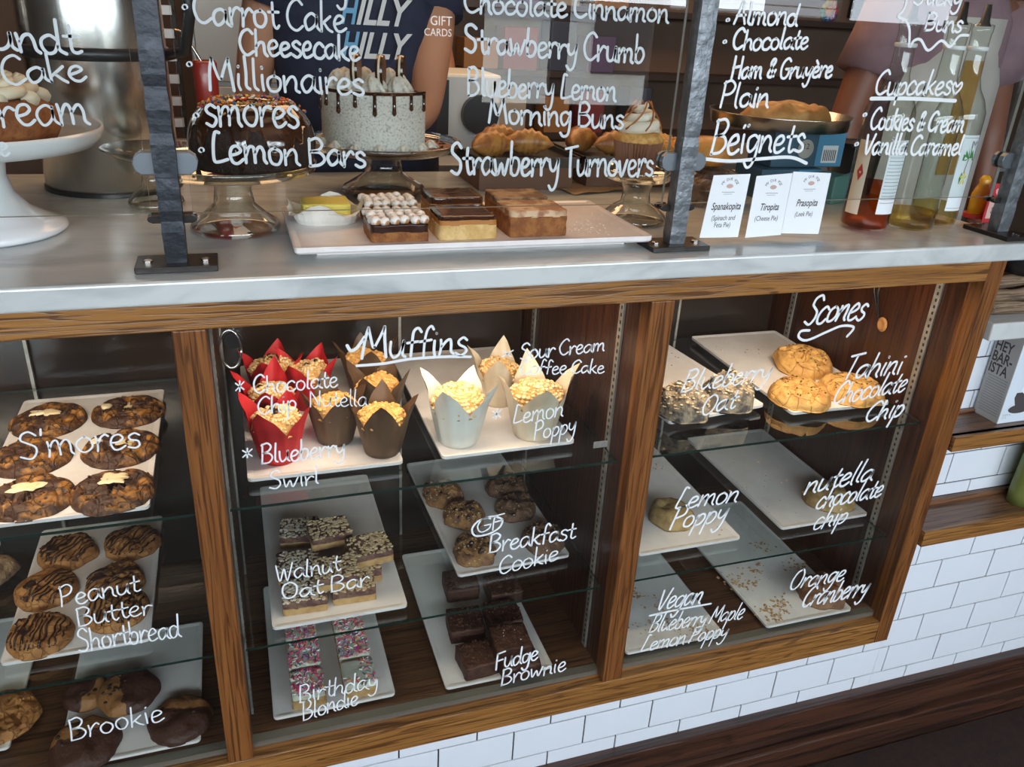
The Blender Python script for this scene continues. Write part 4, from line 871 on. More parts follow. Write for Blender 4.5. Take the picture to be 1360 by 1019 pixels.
for i in range(15):
    a = a1+.12+i*(2*pi+a0-a1-.2)/14; L_ = rnd.uniform(.018, .042); x, y = (CR+.001)*cos(a), (CR+.001)*sin(a)
    obj('chocolate_drip', MB().tube([(x, y, CH), (x, y, CH-L_*.6), (x, y, CH-L_*.9), (x, y, CH-L_)], [.0032, .0032, .0042, .0015], 8), M_GLZ, c2, smooth=True)
def rosette(r, h, k0=0, n=90, turns=4.5):
    m = MB(); vs = []; rows = 9; N_ = 32
    for j in range(rows):
        t = j/(rows-1)
        for i in range(N_):
            a = 2*pi*i/N_; rr = r*(1-t)**.5*(1+.22*cos(a*6+t*5+k0)*(1-t*.4)); vs.append((rr*cos(a), rr*sin(a), h*t+.001*sin(a*3)))
    return m.add(vs, [(j*N_+i, j*N_+(i+1) % N_, (j+1)*N_+(i+1) % N_, (j+1)*N_+i) for j in range(rows-1) for i in range(N_)]+[tuple(reversed(range(N_)))])
M_ROS = pm('speckled_cream', (.70, .68, .60), .5, col2=(.40, .34, .26), ns=150, lo=.5, hi=.7)
for i in range(8):
    a = a1+.35+i*.70
    if a > 2*pi+a0-.1: continue
    obj('cream_rosette', rosette(.022, .030, i), M_ROS, c2, loc=(.066*cos(a), .066*sin(a), CH+.002), smooth=True)
for i, a in enumerate((3.9, 4.7, 5.45)):
    ck_ = MB().lathe([(0, -.006), (.026, -.006), (.027, -.002), (.025, -.0016), (.025, .0016), (.027, .002), (.026, .006), (0, .006)], 28)
    o = obj('sandwich_cookie', ck_, [M_DRIZ], c2, loc=(.056*cos(a), .056*sin(a), CH+.034)); o.rotation_euler = (pi/2, .2, 1.25)
    f = obj('cream_filling', MB().lathe([(0, -.0019), (.0258, -.0019), (.0258, .0019), (0, .0019)], 28), M_CRM, o)
for i in range(13):
    a = a1+.15+i*.42; o = obj('cream_shell', rosette(.013, .013, i), M_ROS, c2, loc=((CR+.004)*cos(a), (CR+.004)*sin(a), 0), smooth=True)
m = blobs(cookie_mesh(.12, .002, 8, n=30, rings=8).mesh('x'), 260, .0012, .004, .12, 3, .5, keep=lambda x, y: x > .04); tag(obj('cocoa_crumbs', m, M_DCR, loc=(g2x, g2y, CZ+.0902)), 'cocoa dust and crumbs on the bare part of the fluted stand', 'crumbs', kind='stuff')
tag(obj('cake_board', MB().lathe([(0, 0), (.122, 0), (.122, .0012), (0, .0012)], 48), pm('cocoa_dusted_board', (.30, .12, .06), .7, col2=(.16, .06, .03), ns=60), loc=(g2x, g2y, CZ+.0886)), 'brown dusted cake board on the fluted glass stand', 'cake board')
# small glass stand with the cupcake behind the middle post
g3x, g3y = .418, .205
stand('cupcake_stand', 'small clear glass stand behind the middle post, holding the cupcake', g3x, g3y, GP(.060, .080), GS(.058, .076), VESW)
cu = thing('cupcake', 'caramel drizzled cupcake in a pleated brown case beside the middle post', 'cupcake', (g3x-.002, g3y+.01, CZ+.0815)); cu.scale = (1.15, 1.15, 1.22)
obj('pleated_case', MB().lathe([(0, 0), (.027, 0), (.036, .045), (.034, .045), (.026, .003)], 96, fn=lambda a, r, z: r*(1+.035*(1 if int(a*48/pi) % 2 else -1)) if r > .03 or z < .001 else r, cap=False), pm('case_paper', (.26, .12, .07), .7), cu)
obj('cake_top', MB().lathe([(.034, .043), (.038, .048), (.030, .056), (0, .058)], 32), M_CRUMB, cu, smooth=True)
M_FRO = pm('vanilla_frosting', (.80, .76, .64), .5)
pts = [((.026*(1-k/50)**.8+.002)*cos(k*.42), (.026*(1-k/50)**.8+.002)*sin(k*.42), .056+k*.00085) for k in range(46)]
obj('frosting_swirl', MB().tube(pts, [.0098*(1-k/62) for k in range(46)], 10), M_FRO, cu, smooth=True)
m = MB(); rnd = random.Random(3)
for k in range(7):
    a = k*.9; m.tube([(.034*cos(a+.2*q)*(1-q*.11), .034*sin(a+.2*q)*(1-q*.11), .062+q*.006) for q in range(7)], .0012, 5)
obj('caramel_drizzle', m, pm('caramel', (.40, .13, .03), .25), cu, smooth=True)
# white tray with the bars
t_ = tray(-.178, .365, .030, .285, 1.0506, 'long white serving tray with the dessert bars on the marble', foot=.032, hgt=.020, rad=.006)
TZ = 1.0506+.0186
def dbar(lab, x, y, w_, d_, layers, extra=None, rz=0):
    t = thing('dessert_bar', lab, 'bar', (x, y, TZ), rz); z = 0
    for i, (nm, h, mt, am) in enumerate(layers): obj(nm, bar_mesh(w_*(1-.004*i), d_*(1-.004*i), h, int(x*1000+y*777+i*5), am), mt, t, loc=(0, 0, z-(.0006 if z else 0))); z += h-.0006
    if extra: extra(t, w_, d_, z)
    return t
M_GRA = pm('graham_base', (.33, .13, .035), .8, col2=(.22, .075, .02), ns=90, bump=.8, bs=250)
M_BLN = pm('golden_shortbread', (.72, .50, .22), .75, col2=(.58, .36, .12), ns=60, bump=.6, bs=250)
M_CAR = pm('caramel_layer', (.42, .17, .04), .35)
M_TOA = pm('toasted_marshmallow', (.82, .78, .72), .5, col2=(.42, .20, .07), ns=90, lo=.50, hi=.60)
def marsh(t, w_, d_, z):
    rnd = random.Random(int(t.location.y*999))
    for i in range(6):
        for j in range(5):
            obj('marshmallow', MB().lathe([(0, -.001), (.006, 0), (.0078, .004), (.0065, .009), (.003, .011), (0, .0113)], 12), M_TOA, t, loc=(-w_*.42+i*w_*.168+rnd.uniform(-.002, .002), -d_*.40+j*d_*.20+rnd.uniform(-.002, .002), z+rnd.uniform(-.001, .002)), smooth=True)
BX = ((-.029, 'left'), (.072, 'middle'), (.183, 'right'))
dbar('smores bar with white marshmallows on graham base, front of the tray', -.029, .087, .084, .075, [('base_layer', .014, M_GRA, .0012), ('chocolate_layer', .011, M_DRIZ, .001)], marsh)
dbar('toasted marshmallow bar behind the front marshmallow bar', -.022, .185, .080, .070, [('base_layer', .014, M_GRA, .0012), ('chocolate_layer', .011, M_DRIZ, .001)], marsh)
dbar('millionaire bar, golden shortbread with thin chocolate top, front middle', .072, .087, .088, .075, [('shortbread_layer', .022, M_BLN, .0012), ('caramel_layer', .008, M_CAR, .0008), ('chocolate_layer', .006, M_GLZ, .001)])
dbar('dark chocolate topped millionaire bar, behind the front middle one', .080, .185, .086, .075, [('shortbread_layer', .022, M_BLN, .0012), ('caramel_layer', .010, M_CAR, .0008), ('chocolate_layer', .010, M_GLZ, .001)])
dbar('carrot cake bar with cream cheese swirl top, front right', .183, .092, .092, .075, [('cake_layer', .030, M_GRA, .0016), ('swirl_layer', .010, pm('swirl_top', (.60, .42, .26), .5, col2=(.30, .12, .05), ns=45, lo=.45, hi=.6), .0012)])
dbar('darker swirl topped carrot cake bar behind the front right one', .190, .188, .088, .072, [('cake_layer', .028, M_GRA, .0016), ('swirl_layer', .010, pm('swirl_top_dark', (.35, .22, .12), .5, col2=(.12, .05, .02), ns=45, lo=.45, hi=.6), .0012)])
lm = dbar('yellow lemon bar folded in white paper at the left of the tray', -.118, .190, .070, .060, [('lemon_layer', .030, pm('lemon_curd', (.80, .66, .12), .35), .001)])
m = MB(); vs = []; rnd = random.Random(2); n = 28
for j in range(4):
    for i in range(n):
        a = 2*pi*i/n; rr = (.042, .046, .048, .054)[j]*(1+.18*abs(sin(2*a))); vs.append((rr*cos(a), rr*.86*sin(a), (0, .008, .017, .024)[j]+(.010*cos(4*a+1) if j == 3 else 0)))
m.add(vs, [(j*n+i, j*n+(i+1) % n, (j+1)*n+(i+1) % n, (j+1)*n+i) for j in range(3) for i in range(n)]); obj('wax_paper', m, M_WHTP, lm)
crumbs([(765, 305, 14), (790, 300, 14), (750, 300, 12)], TZ, 110, M_SUGAR, 'pale sugar crumbs on the right end of the long tray', 6, .0006, .0014)

# syrup bottles
def bottle(lab, x, y, liquid, lh, rz, label_col=None, rear=False, h=.30):
    t = thing('syrup_bottle', lab, 'bottle', (x, y, CZ), rz); t.scale = (1.13, 1.13, 1.15)
    P = [(0, .004), (.030, .002), (.0355, .004), (.037, .010), (.037, .165), (.0365, .178), (.030, .196), (.020, .212), (.0155, .228), (.0140, .262), (.0145, .290), (.0155, .293), (.0155, .302), (.0125, .303)]
    obj('bottle_body', MB().lathe(P, 48, cap=False), BOTTLE, t, smooth=True)
    Q = [(0, .006), (.034, .006), (.0352, .012), (.0352, lh), (0, lh)]
    obj('syrup', MB().lathe(Q, 40), liquid, t, smooth=False)
    obj('collar_ring', MB().lathe([(.0150, .266), (.0162, .267), (.0162, .271), (.0150, .272)], 24, cap=False), CERAM, t, smooth=True); obj('pour_spout', MB().lathe([(.011, .300), (.007, .306), (.004, .33), (0, .33)], 24, cap=False), BLACKP, t, smooth=True)
    return t
def wrap(t, a0, a1, z0, z1, mat, r=.0375, n=14, name='bottle_label', zpad=0):
    vs = []
    for i in range(n+1):
        a = radians(a0+(a1-a0)*i/n); vs += [(r*cos(a), r*sin(a), z0), (r*cos(a), r*sin(a), z1)]
    return obj(name, MB().add(vs, [(2*i, 2*i+2, 2*i+3, 2*i+1) for i in range(n)]), mat, t, smooth=True)
AMB = glass('amber_syrup', (.78, .30, .06), facing=.12, refl=.4); CLR = glass('clear_syrup', (.82, .70, .40), facing=.12, refl=.4)
y_ = .097
bA = bottle('syrup bottle with amber liquid and white nutrition label, left of the three', 0.836, .108, AMB, .072, 0)
bB = bottle('clear syrup bottle in the middle with pale gold liquid low down', 0.930, .098, CLR, .030, 0)
bC = bottle('clear syrup bottle at the right with palm tree and flower label', 1.012, .128, CLR, .034, 0)
PAP = pm('label_paper', (.74, .80, .84), .6); PAPC = pm('cream_label_paper', (.70, .62, .50), .6)
wrap(bA, -112, -60, .030, .140, PAP); wrap(bA, -190, -152, .026, .136, PAPC)
m = MB()
for i in range(17):
    z = .130-i*.0052; 
    for k in range(10):
        a = radians(-108+k*4.4); b_ = a+radians(4.4 if i % 3 else 3.0); m.add([(.0378*cos(a), .0378*sin(a), z), (.0378*cos(b_), .0378*sin(b_), z), (.0378*cos(b_), .0378*sin(b_), z+.0009), (.0378*cos(a), .0378*sin(a), z+.0009)], [(0, 1, 2, 3)])
obj('nutrition_print', m, INKG, bA, kind='stuff')
wrap(bC, -112, -62, .028, .146, PAP)
wrap(bC, -110, -64, .032, .0328, INKG, r=.0377, name='label_border'); wrap(bC, -110, -64, .1415, .1423, INKG, r=.0377, name='label_border')
def onlabel(t, pts, mat, name, r=.0379):
    q = [(r*cos(radians(a)), r*sin(radians(a)), z) for a, z in pts]; return obj(name, MB().add(q, [tuple(range(len(q)))]), mat, t)
GRN = pm('print_green', (.06, .25, .07), .6); YEL = pm('print_yellow', (.80, .66, .04), .6); BRN = pm('print_brown', (.20, .10, .04), .6)
for k in range(6):
    a = radians(20+k*28); c_ = (-84, .112); onlabel(bC, [c_, (c_[0]+16*cos(a)-3, c_[1]+.020*sin(a)*.8), (c_[0]+20*cos(a), c_[1]+.016*sin(a)-.010), (c_[0]+13*cos(a)+3, c_[1]+.010*sin(a)-.008)], GRN, 'palm_leaf')
onlabel(bC, [(-86, .112), (-84, .112), (-88, .088), (-90, .088)], BRN, 'palm_trunk')
for k in range(5):
    a = radians(90+k*72); c_ = (-86, .080); onlabel(bC, [c_, (c_[0]+8*cos(a-.3), c_[1]+.009*sin(a-.3)), (c_[0]+11*cos(a), c_[1]+.012*sin(a)), (c_[0]+8*cos(a+.3), c_[1]+.009*sin(a+.3))], YEL, 'flower_petal', .0381)
onlabel(bC, [(-99, .080), (-94, .090), (-90, .084), (-96, .070)], GRN, 'printed_leaf')
a = radians(-88); text(bC, 'M', (.0381*cos(a), .0381*sin(a)-.0006, .126), (pi/2, 0, .05), .017, INKG)
onlabel(bA, [(-178, .090), (-168, .102), (-160, .088), (-170, .076)], pm('print_red', (.45, .04, .04), .6), 'printed_cherry')
# honey squeeze bottle, red card, black cup at the right end
hb_ = thing('honey_bottle', 'yellow squeeze bottle on a red lid beside the right iron post', 'bottle', (at(1307, 292, z=CZ).x, .160, CZ))
obj('bottle_body', MB().loft([(0, 0, .008, .021, .013), (0, 0, .045, .021, .014), (0, 0, .058, .016, .011), (0, 0, .066, .009, .009), (0, 0, .074, .012, .010), (0, 0, .082, .006, .006)], 24), pm('honey_yellow', (.75, .38, .02), .3, sub=.1), hb_, smooth=True)
obj('red_lid', MB().lathe([(0, 0), (.023, 0), (.023, .008), (0, .008)], 24), pm('red_plastic', (.5, .03, .02), .35), hb_)
REDC = pm('red_card', (.50, .02, .03), .5)
rc = thing('gift_card', 'red card with a pink label and heart behind the right post', 'card', (at(1352, 308, z=CZ).x+.014, .115, CZ), -.1)
obj('card_sheet', MB().box(-.026, .034, 0, .002, 0, .075), REDC, rc); obj('pink_label', MB().box(-.022, .034, -.0008, 0, .008, .046), pm('pink_paper', (.75, .48, .42), .6), rc)
text(rc, 'gin', (-.014, -.0012, .022), (pi/2, 0, 0), .020, INK); h_ = text(rc, '♥', (-.016, -.0006, .054), (pi/2, 0, 0), .014, pm('pink_heart', (.8, .4, .4), .6))

# steel coffee urn, water jug behind
ur = thing('coffee_urn', 'tall brushed steel coffee urn behind the white cake stand', 'urn', (-.452, .565, CZ))
UP = [(0, 0), (.108, 0), (.112, .004), (.112, .215), (.1125, .22)]
obj('urn_body', MB().lathe(UP+[(.112, .50), (.10, .52), (0, .53)], 96), STEEL, ur, smooth=True)
obj('black_band', MB().lathe([(.1128, .218), (.1165, .220), (.1165, .236), (.1128, .238)], 96, cap=False), BLACKP, ur, smooth=True)
m = MB().tube([(.108, -.02, .225), (.145, -.06, .235), (.160, -.085, .30), (.150, -.08, .38), (.112, -.03, .42)], [.010]*5, 10); obj('handle', m, BLACKP, ur, smooth=True)
obj('base_ring', MB().lathe([(.106, 0), (.1145, .0), (.1145, .006), (.112, .008)], 64, cap=False), BLACKP, ur)
ur2 = thing('coffee_urn', 'second darker steel urn at the left edge behind the stand', 'urn', (-.80, .66, CZ))
obj('urn_body', MB().lathe(UP+[(.112, .46), (.09, .49), (0, .5)], 72), pm('dull_steel', (.20, .17, .15), .25, metal=1), ur2, smooth=True)
obj('tap_handle', MB().tube([(.10, -.06, .18), (.13, -.10, .22), (.13, -.10, .34)], .012, 10), BLACKP, ur2, smooth=True)
# clear bowl of the little stand beside the urn
stand('glass_cake_stand', 'small clear glass dish stand partly behind the left post', -.372, .390, [(0, .078), (.045, .080), (.074, .096), (.076, .094), (.045, .076), (0, .074)], GS(.045, .076), VESW)
# things on the far edge of the counter
def croissant(t, lab, L_, r, mat, n=15):
    pts = [(L_*(i/(n-1)-.5), .16*L_*cos((i/(n-1)-.5)*pi), r*.9+.1*r*cos((i/(n-1)-.5)*pi)) for i in range(n)]
    rs = [max(.0015, r*(cos((i/(n-1)-.5)*pi))**.8*(1+.10*(-1)**i)) for i in range(n)]; return MB().tube(pts, rs, 14)
M_CRO = pm('croissant_crust', (.52, .24, .06), .35, col2=(.30, .11, .03), ns=40, bump=.4, bs=60)
TRB = pm('dark_tray', (.05, .045, .04), .35, metal=.5)
for k, (x0, x1, y0, y1, z, lab) in enumerate(((.20, .42, .46, .64, 1.0508, 'dark pastry tray with croissants behind the fluted stand'), (.43, .74, .47, .66, 1.0508, 'long dark pastry tray behind the cupcake'))):
    t = thing('pastry_tray', lab, 'tray', ((x0+x1)/2, (y0+y1)/2, z)); w_, d_ = (x1-x0)/2, (y1-y0)/2
    obj('tray_stand', MB().box(-w_*.9, w_*.9, -d_*.85, d_*.85, 0, .045), pm('wood_riser', (.16, .08, .045), .6), t); obj('tray_pan', MB().box(-w_, w_, -d_, d_, .0455, .055).box(-w_, w_, -d_, -d_+.004, .055, .066).box(-w_, -w_+.004, -d_, d_, .055, .066).box(w_-.004, w_, -d_, d_, .055, .066), TRB, t)
cro = [(.250, .50, .3), (.330, .53, -.2), (.290, .585, .1), (.475, .57, .6), (.525, .515, -.2)]
for i, (x, y, rz) in enumerate(cro):
    t = thing('croissant', 'glossy brown croissant, %s' % ['left one behind the white cake', 'second from the white cake', 'rear one on the short dark tray', 'left one on the long dark tray', 'front one on the long dark tray'][i], 'croissant', (x, y, 1.1085), rz, 'croissants on the dark trays'); obj('crust', croissant(t, '', .105, .026, M_CRO), M_CRO, t, smooth=True)
for i, (x, y, w_) in enumerate(((.62, .53, 'left'), (.70, .53, 'right'), (.66, .60, 'rear'))):
    t = thing('bun', 'round crumb topped bun on the long dark tray, %s one' % w_, 'bun', (x, y, 1.1065)); dm = cookie_mesh(.042, .036, 300+i, amp=.06).mesh('bun', True); obj('bun_body', dm, M_CRUMB, t); obj('crumble', blobs(dm, 120, .002, .005, .04, i, .8), M_CRUMB, t, kind='stuff')
lp = thing('paper_sheet', 'tan parchment sheet lying on the marble behind the dessert bars', 'paper', tuple(at(776, 249, z=CZ)), .25)
vs = []; 
for j in range(6):
    for i in range(8): vs.append((-.07+i*.02, -.06+j*.024, .001+.004*abs(sin(i*.9+j*.7))))
o = obj('sheet', MB().add(vs, [(j*8+i, j*8+i+1, (j+1)*8+i+1, (j+1)*8+i) for j in range(5) for i in range(7)]), pm('parchment', (.48, .30, .16), .7), lp, smooth=True)
# bag of crumpled wrap and doughnut behind the middle post
dn = thing('filled_doughnut', 'round sugar dusted filled doughnut on crumpled wrap right of the middle post', 'doughnut', tuple(at(938, 222, y=.33)))
dn.location.z = 1.125
obj('dough', MB().lathe([(0, 0), (.030, .002), (.044, .014), (.047, .026), (.043, .040), (.028, .051), (0, .054)], 32), pm('fried_dough', (.62, .30, .07), .45, col2=(.40, .15, .03), ns=18, lo=.4, hi=.65), dn, smooth=True)
def crumple(R, H, seed, n=30, rows=12):
    vs = []; o = Vector((seed, 0, 0))
    for j in range(rows):
        t = j/(rows-1)
        for i in range(n):
            a = 2*pi*i/n; r = R*sqrt(max(0, 1-(t*1.0)**3)); k = 1+.28*noise.noise(Vector((cos(a)*2, sin(a)*2, t*3))+o)+.15*abs(noise.noise(Vector((cos(a)*6, sin(a)*6, t*7))+o)); vs.append((r*k*cos(a), r*k*sin(a), H*t))
    return MB().add(vs, [(j*n+i, j*n+(i+1) % n, (j+1)*n+(i+1) % n, (j+1)*n+i) for j in range(rows-1) for i in range(n)]+[tuple(reversed(range(n))), tuple((rows-1)*n+i for i in range(n))])
WRAP = pm('crinkled_wrap', (.26, .20, .16), .25, metal=.3, col2=(.13, .09, .07), ns=25, coat=.5)
o = obj('wrapped_loaf', crumple(.062, .072, 3), WRAP, loc=(dn.location.x+.022, .335, CZ)); tag(o, 'crinkled clear wrapped brown loaf behind the printed pie cards', 'loaf')
# blue cartons, black tub and round tin with a folded pie
BLU = pm('blue_carton', (.08, .30, .52), .4); BLUD = pm('dark_blue_carton', (.04, .10, .16), .4); TEAL = pm('teal_carton', (.10, .26, .26), .5)
def carton(lab, u, v, yy, w_, d_, h, m1, m2, rz, z=CZ):
    p = at(u, v, y=yy); t = thing('blue_carton', lab, 'box', (p.x, yy, z), rz); obj('carton_body', MB().box(-w_/2, w_/2, -d_/2, d_/2, 0, h), m1, t, bev=.001)
    obj('side_panel', MB().box(w_*.12, w_/2+.0003, -d_/2-.0008, -d_/2, .002, h-.002), m2, t)
    obj('barcode_label', MB().box(w_*.20, w_*.42, -d_/2-.0014, -d_/2-.0008, h*.12, h*.60), WHITEP, t)
    m = MB()
    for k in range(7): m.box(w_*.22+k*w_*.027, w_*.22+k*w_*.027+w_*.012, -d_/2-.0018, -d_/2-.0014, h*.18, h*.48)
    obj('barcode', m, INK, t, kind='stuff')
    sl = MB().lathe([(0, 0), (h*.26, 0), (h*.26, .0004), (0, .0004)], 24); sl.v = [(x-w_*.05, -d_/2-.0012-zz, y+h*.5) for x, y, zz in sl.v]; obj('round_seal', sl, GREYC, t)
    text(t, '12', (-w_*.05, -d_/2-.0018, h*.5), (pi/2, 0, 0), h*.22, INK, align='CENTER')
    return t
carton('blue carton with barcode, lower of the two behind the pie cards', 1035, 215, .40, .15, .09, .060, BLUD, BLU, .05)
carton('blue carton with barcode, stacked on the other below the round tin', 1058, 190, .42, .17, .09, .074, BLUD, BLU, -.03, z=CZ+.0605)
tl = thing('takeaway_box', 'teal green open topped carton beside the blue cartons', 'box', (at(1105, 225, y=.33).x, .33, CZ), .3)
obj('box_body', MB().box(-.028, .028, -.03, .03, 0, .055), TEAL, tl, bev=.001); obj('flap', MB().add([(-.028, -.03, .055), (.028, -.03, .055), (.034, -.055, .068), (-.022, -.055, .068)], [(0, 1, 2, 3)]), TEAL, tl)
tb = thing('black_tub', 'black tub right of the blue cartons', 'tub', (at(1135, 215, y=.42).x, .42, CZ)); obj('tub_body', MB().lathe([(0, 0), (.045, 0), (.052, .10), (.054, .102), (.050, .104), (0, .10)], 32), BLACKP, tb, smooth=True); obj('rim', MB().lathe([(.052, .098), (.056, .099), (.056, .106), (.050, .106)], 32, cap=False), BLACKM, tb)
tp = at(1050, 150, y=.46)
tn = thing('round_tin', 'shallow shiny round tin on top of the blue cartons', 'tin', (tp.x-.03, .455, CZ+.1350)); obj('tin_wall', MB().lathe([(0, 0), (.142, 0), (.147, .024), (.149, .026), (.145, .026), (.140, .003), (0, .003)], 64, cap=False), STEEL, tn, smooth=True)
pi_ = thing('folded_pie', 'flaky golden folded pie lying in the round tin', 'pie', (tp.x-.01, .455, CZ+.1385))
obj('crust', cookie_mesh(.105, .040, 400, amp=.2, squash=.35), pm('pie_crust', (.62, .36, .14), .55, col2=(.40, .18, .05), ns=22, bump=.6, bs=50), pi_, smooth=True)

# ================================================================ kitchen behind
fr = thing('steel_fridge', 'tall stainless steel fridge with two doors behind the chocolate bundt cake', 'fridge', (-.05, 2.35, KFZ))
obj('fridge_body', MB().box(-.30, .12, -.10, .55, .08, 2.05), STEELW, fr, bev=.006)
for a, b_, c, d in ((-.285, .105, 1.085, 2.0), (-.285, .105, .12, 1.07)): obj('fridge_door', MB().box(a, b_, -.125, -.102, c, d), pm('fridge_panel', (.40, .40, .39), .4, metal=.7), fr, bev=.004)
obj('door_handle', MB().box(.075, .090, -.16, -.125, 1.15, 1.9), STEEL, fr); 
for x in (-.2, .06): obj('foot', MB().lathe([(0, 0), (.025, 0), (.025, .08), (0, .08)], 16), BLACKM, fr, loc=(x, 0, 0))
lv = thing('steel_rack', 'slatted stainless rack left of the fridge behind the left post', 'rack', (-.62, 2.25, KFZ))
for k in range(12): obj('slat', MB().box(-.25, .22, -.02, .02, .85+k*.075, .88+k*.075), STEELW, lv)
for x in (-.25, .21): obj('upright', MB().box(x, x+.02, .02, .05, 0, 1.85), BLACKM, lv)
wt = thing('work_table', 'steel work table in the kitchen behind the counter', 'table', (.9, 1.85, KFZ))
obj('table_top', MB().box(-1.6, 2.2, -.25, .25, .86, .90), STEELW, wt, bev=.004)
for x in (-1.5, .3, 2.1):
    for y in (-.2, .2): obj('leg', MB().lathe([(0, 0), (.02, 0), (.02, .86), (0, .86)], 12), STEEL, wt, loc=(x, y, 0))
cp = at(275, 170, y=.75); jg = thing('red_tumbler', 'red tumbler with a bent steel straw beside the left post', 'tumbler', (cp.x, .62, CZ)); p1 = at(266, 80, y=.62); jg.location.x = at(276, 130, y=.62).x
hh = p1.z-CZ; obj('tumbler_body', MB().lathe([(0, 0), (.018, 0), (.022, hh*.98), (.020, hh), (.019, hh*.97), (0, .01)], 32, cap=False), pm('red_enamel', (.35, .03, .02), .3, coat=.3), jg, smooth=True)
obj('bent_straw', MB().tube([(-.004, 0, .01), (-.006, 0, hh*1.0), (-.03, 0, hh+.045), (-.045, 0, hh+.05)], .0028, 8), STEEL, jg, smooth=True)
obj('orange_spout', MB().lathe([(0, 0), (.020, 0), (.004, .05), (0, .05)], 20), pm('orange_plastic', (.75, .12, .02), .4), jg, loc=(.030, .01, hh*.45))
wp = thing('machine_panel', 'white framed appliance with a black round dial behind the white cake', 'appliance', (at(615, 130, y=1.7).x, 1.78, .9005))
obj('housing', MB().box(-.15, .16, 0, .3, 0, .27), pm('appliance_white', (.62, .68, .72), .4), wp, bev=.01); obj('dark_window', MB().box(-.125, -.03, -.006, 0, .07, .25), DARK, wp)
m = MB().lathe([(0, 0), (.065, 0), (.065, .03), (0, .03)], 32); m.v = [(x+.08, -z, y+.14) for x, y, z in m.v]; obj('round_dial', m, BLACKP, wp)
ps = thing('wall_shelf', 'dark shelf unit on the kitchen wall behind the pastries', 'shelf', (1.5, 3.0, .6))
for k in range(4): obj('shelf_board', MB().box(-.7, 2.4, -.02, .18, .18+k*.30, .21+k*.30), pm('dark_board', (.05, .035, .03), .5), ps)
bxm = [pm('store_box_'+str(i), c, .6) for i, c in enumerate(((.10, .06, .16), (.34, .18, .07), (.05, .07, .12), (.40, .38, .34), (.22, .05, .06)))]
rnd = random.Random(12)
x = .85
for i in range(13):
    w_ = rnd.uniform(.12, .2); k = i % 3; o = obj('storage_box', MB().box(0, w_, 0, .15, 0, rnd.uniform(.12, .24)), bxm[i % 5], loc=(x, 2.99, .6+.2105+k*.30), bev=.003)
    tag(o, '%s box on the %s board of the kitchen shelf' % (('dark purple', 'tan', 'dark blue', 'cream', 'maroon')[i % 5], ('lowest', 'second', 'third')[k]), 'box', 'boxes on the kitchen shelf'); x += w_+.06 if k == 2 else 0
    if k != 2: x += .01

# ================================================================ people
def skinned(name, V, Eg, mat, parent, root=0, sub=2):
    me = bpy.data.meshes.new(name); me.from_pydata([v[:3] for v in V], Eg, []); o = bpy.data.objects.new(name, me); COL.objects.link(o)
    o.modifiers.new('s', 'SKIN'); sv = me.skin_vertices[0].data
    for i, v in enumerate(V): sv[i].radius = (v[3], v[4] if len(v) > 4 else v[3]); sv[i].use_root = (i == root)
    o.modifiers['s'].use_smooth_shade = True
    u = o.modifiers.new('u', 'SUBSURF'); u.levels = sub; u.render_levels = sub
    bpy.context.view_layer.update(); dg = bpy.context.evaluated_depsgraph_get(); n = bpy.data.meshes.new_from_object(o.evaluated_get(dg))
    bpy.data.objects.remove(o); n.materials.clear(); n.materials.append(mat)
    for p in n.polygons: p.use_smooth = True
    q = bpy.data.objects.new(name, n); COL.objects.link(q); q.parent = parent; return q
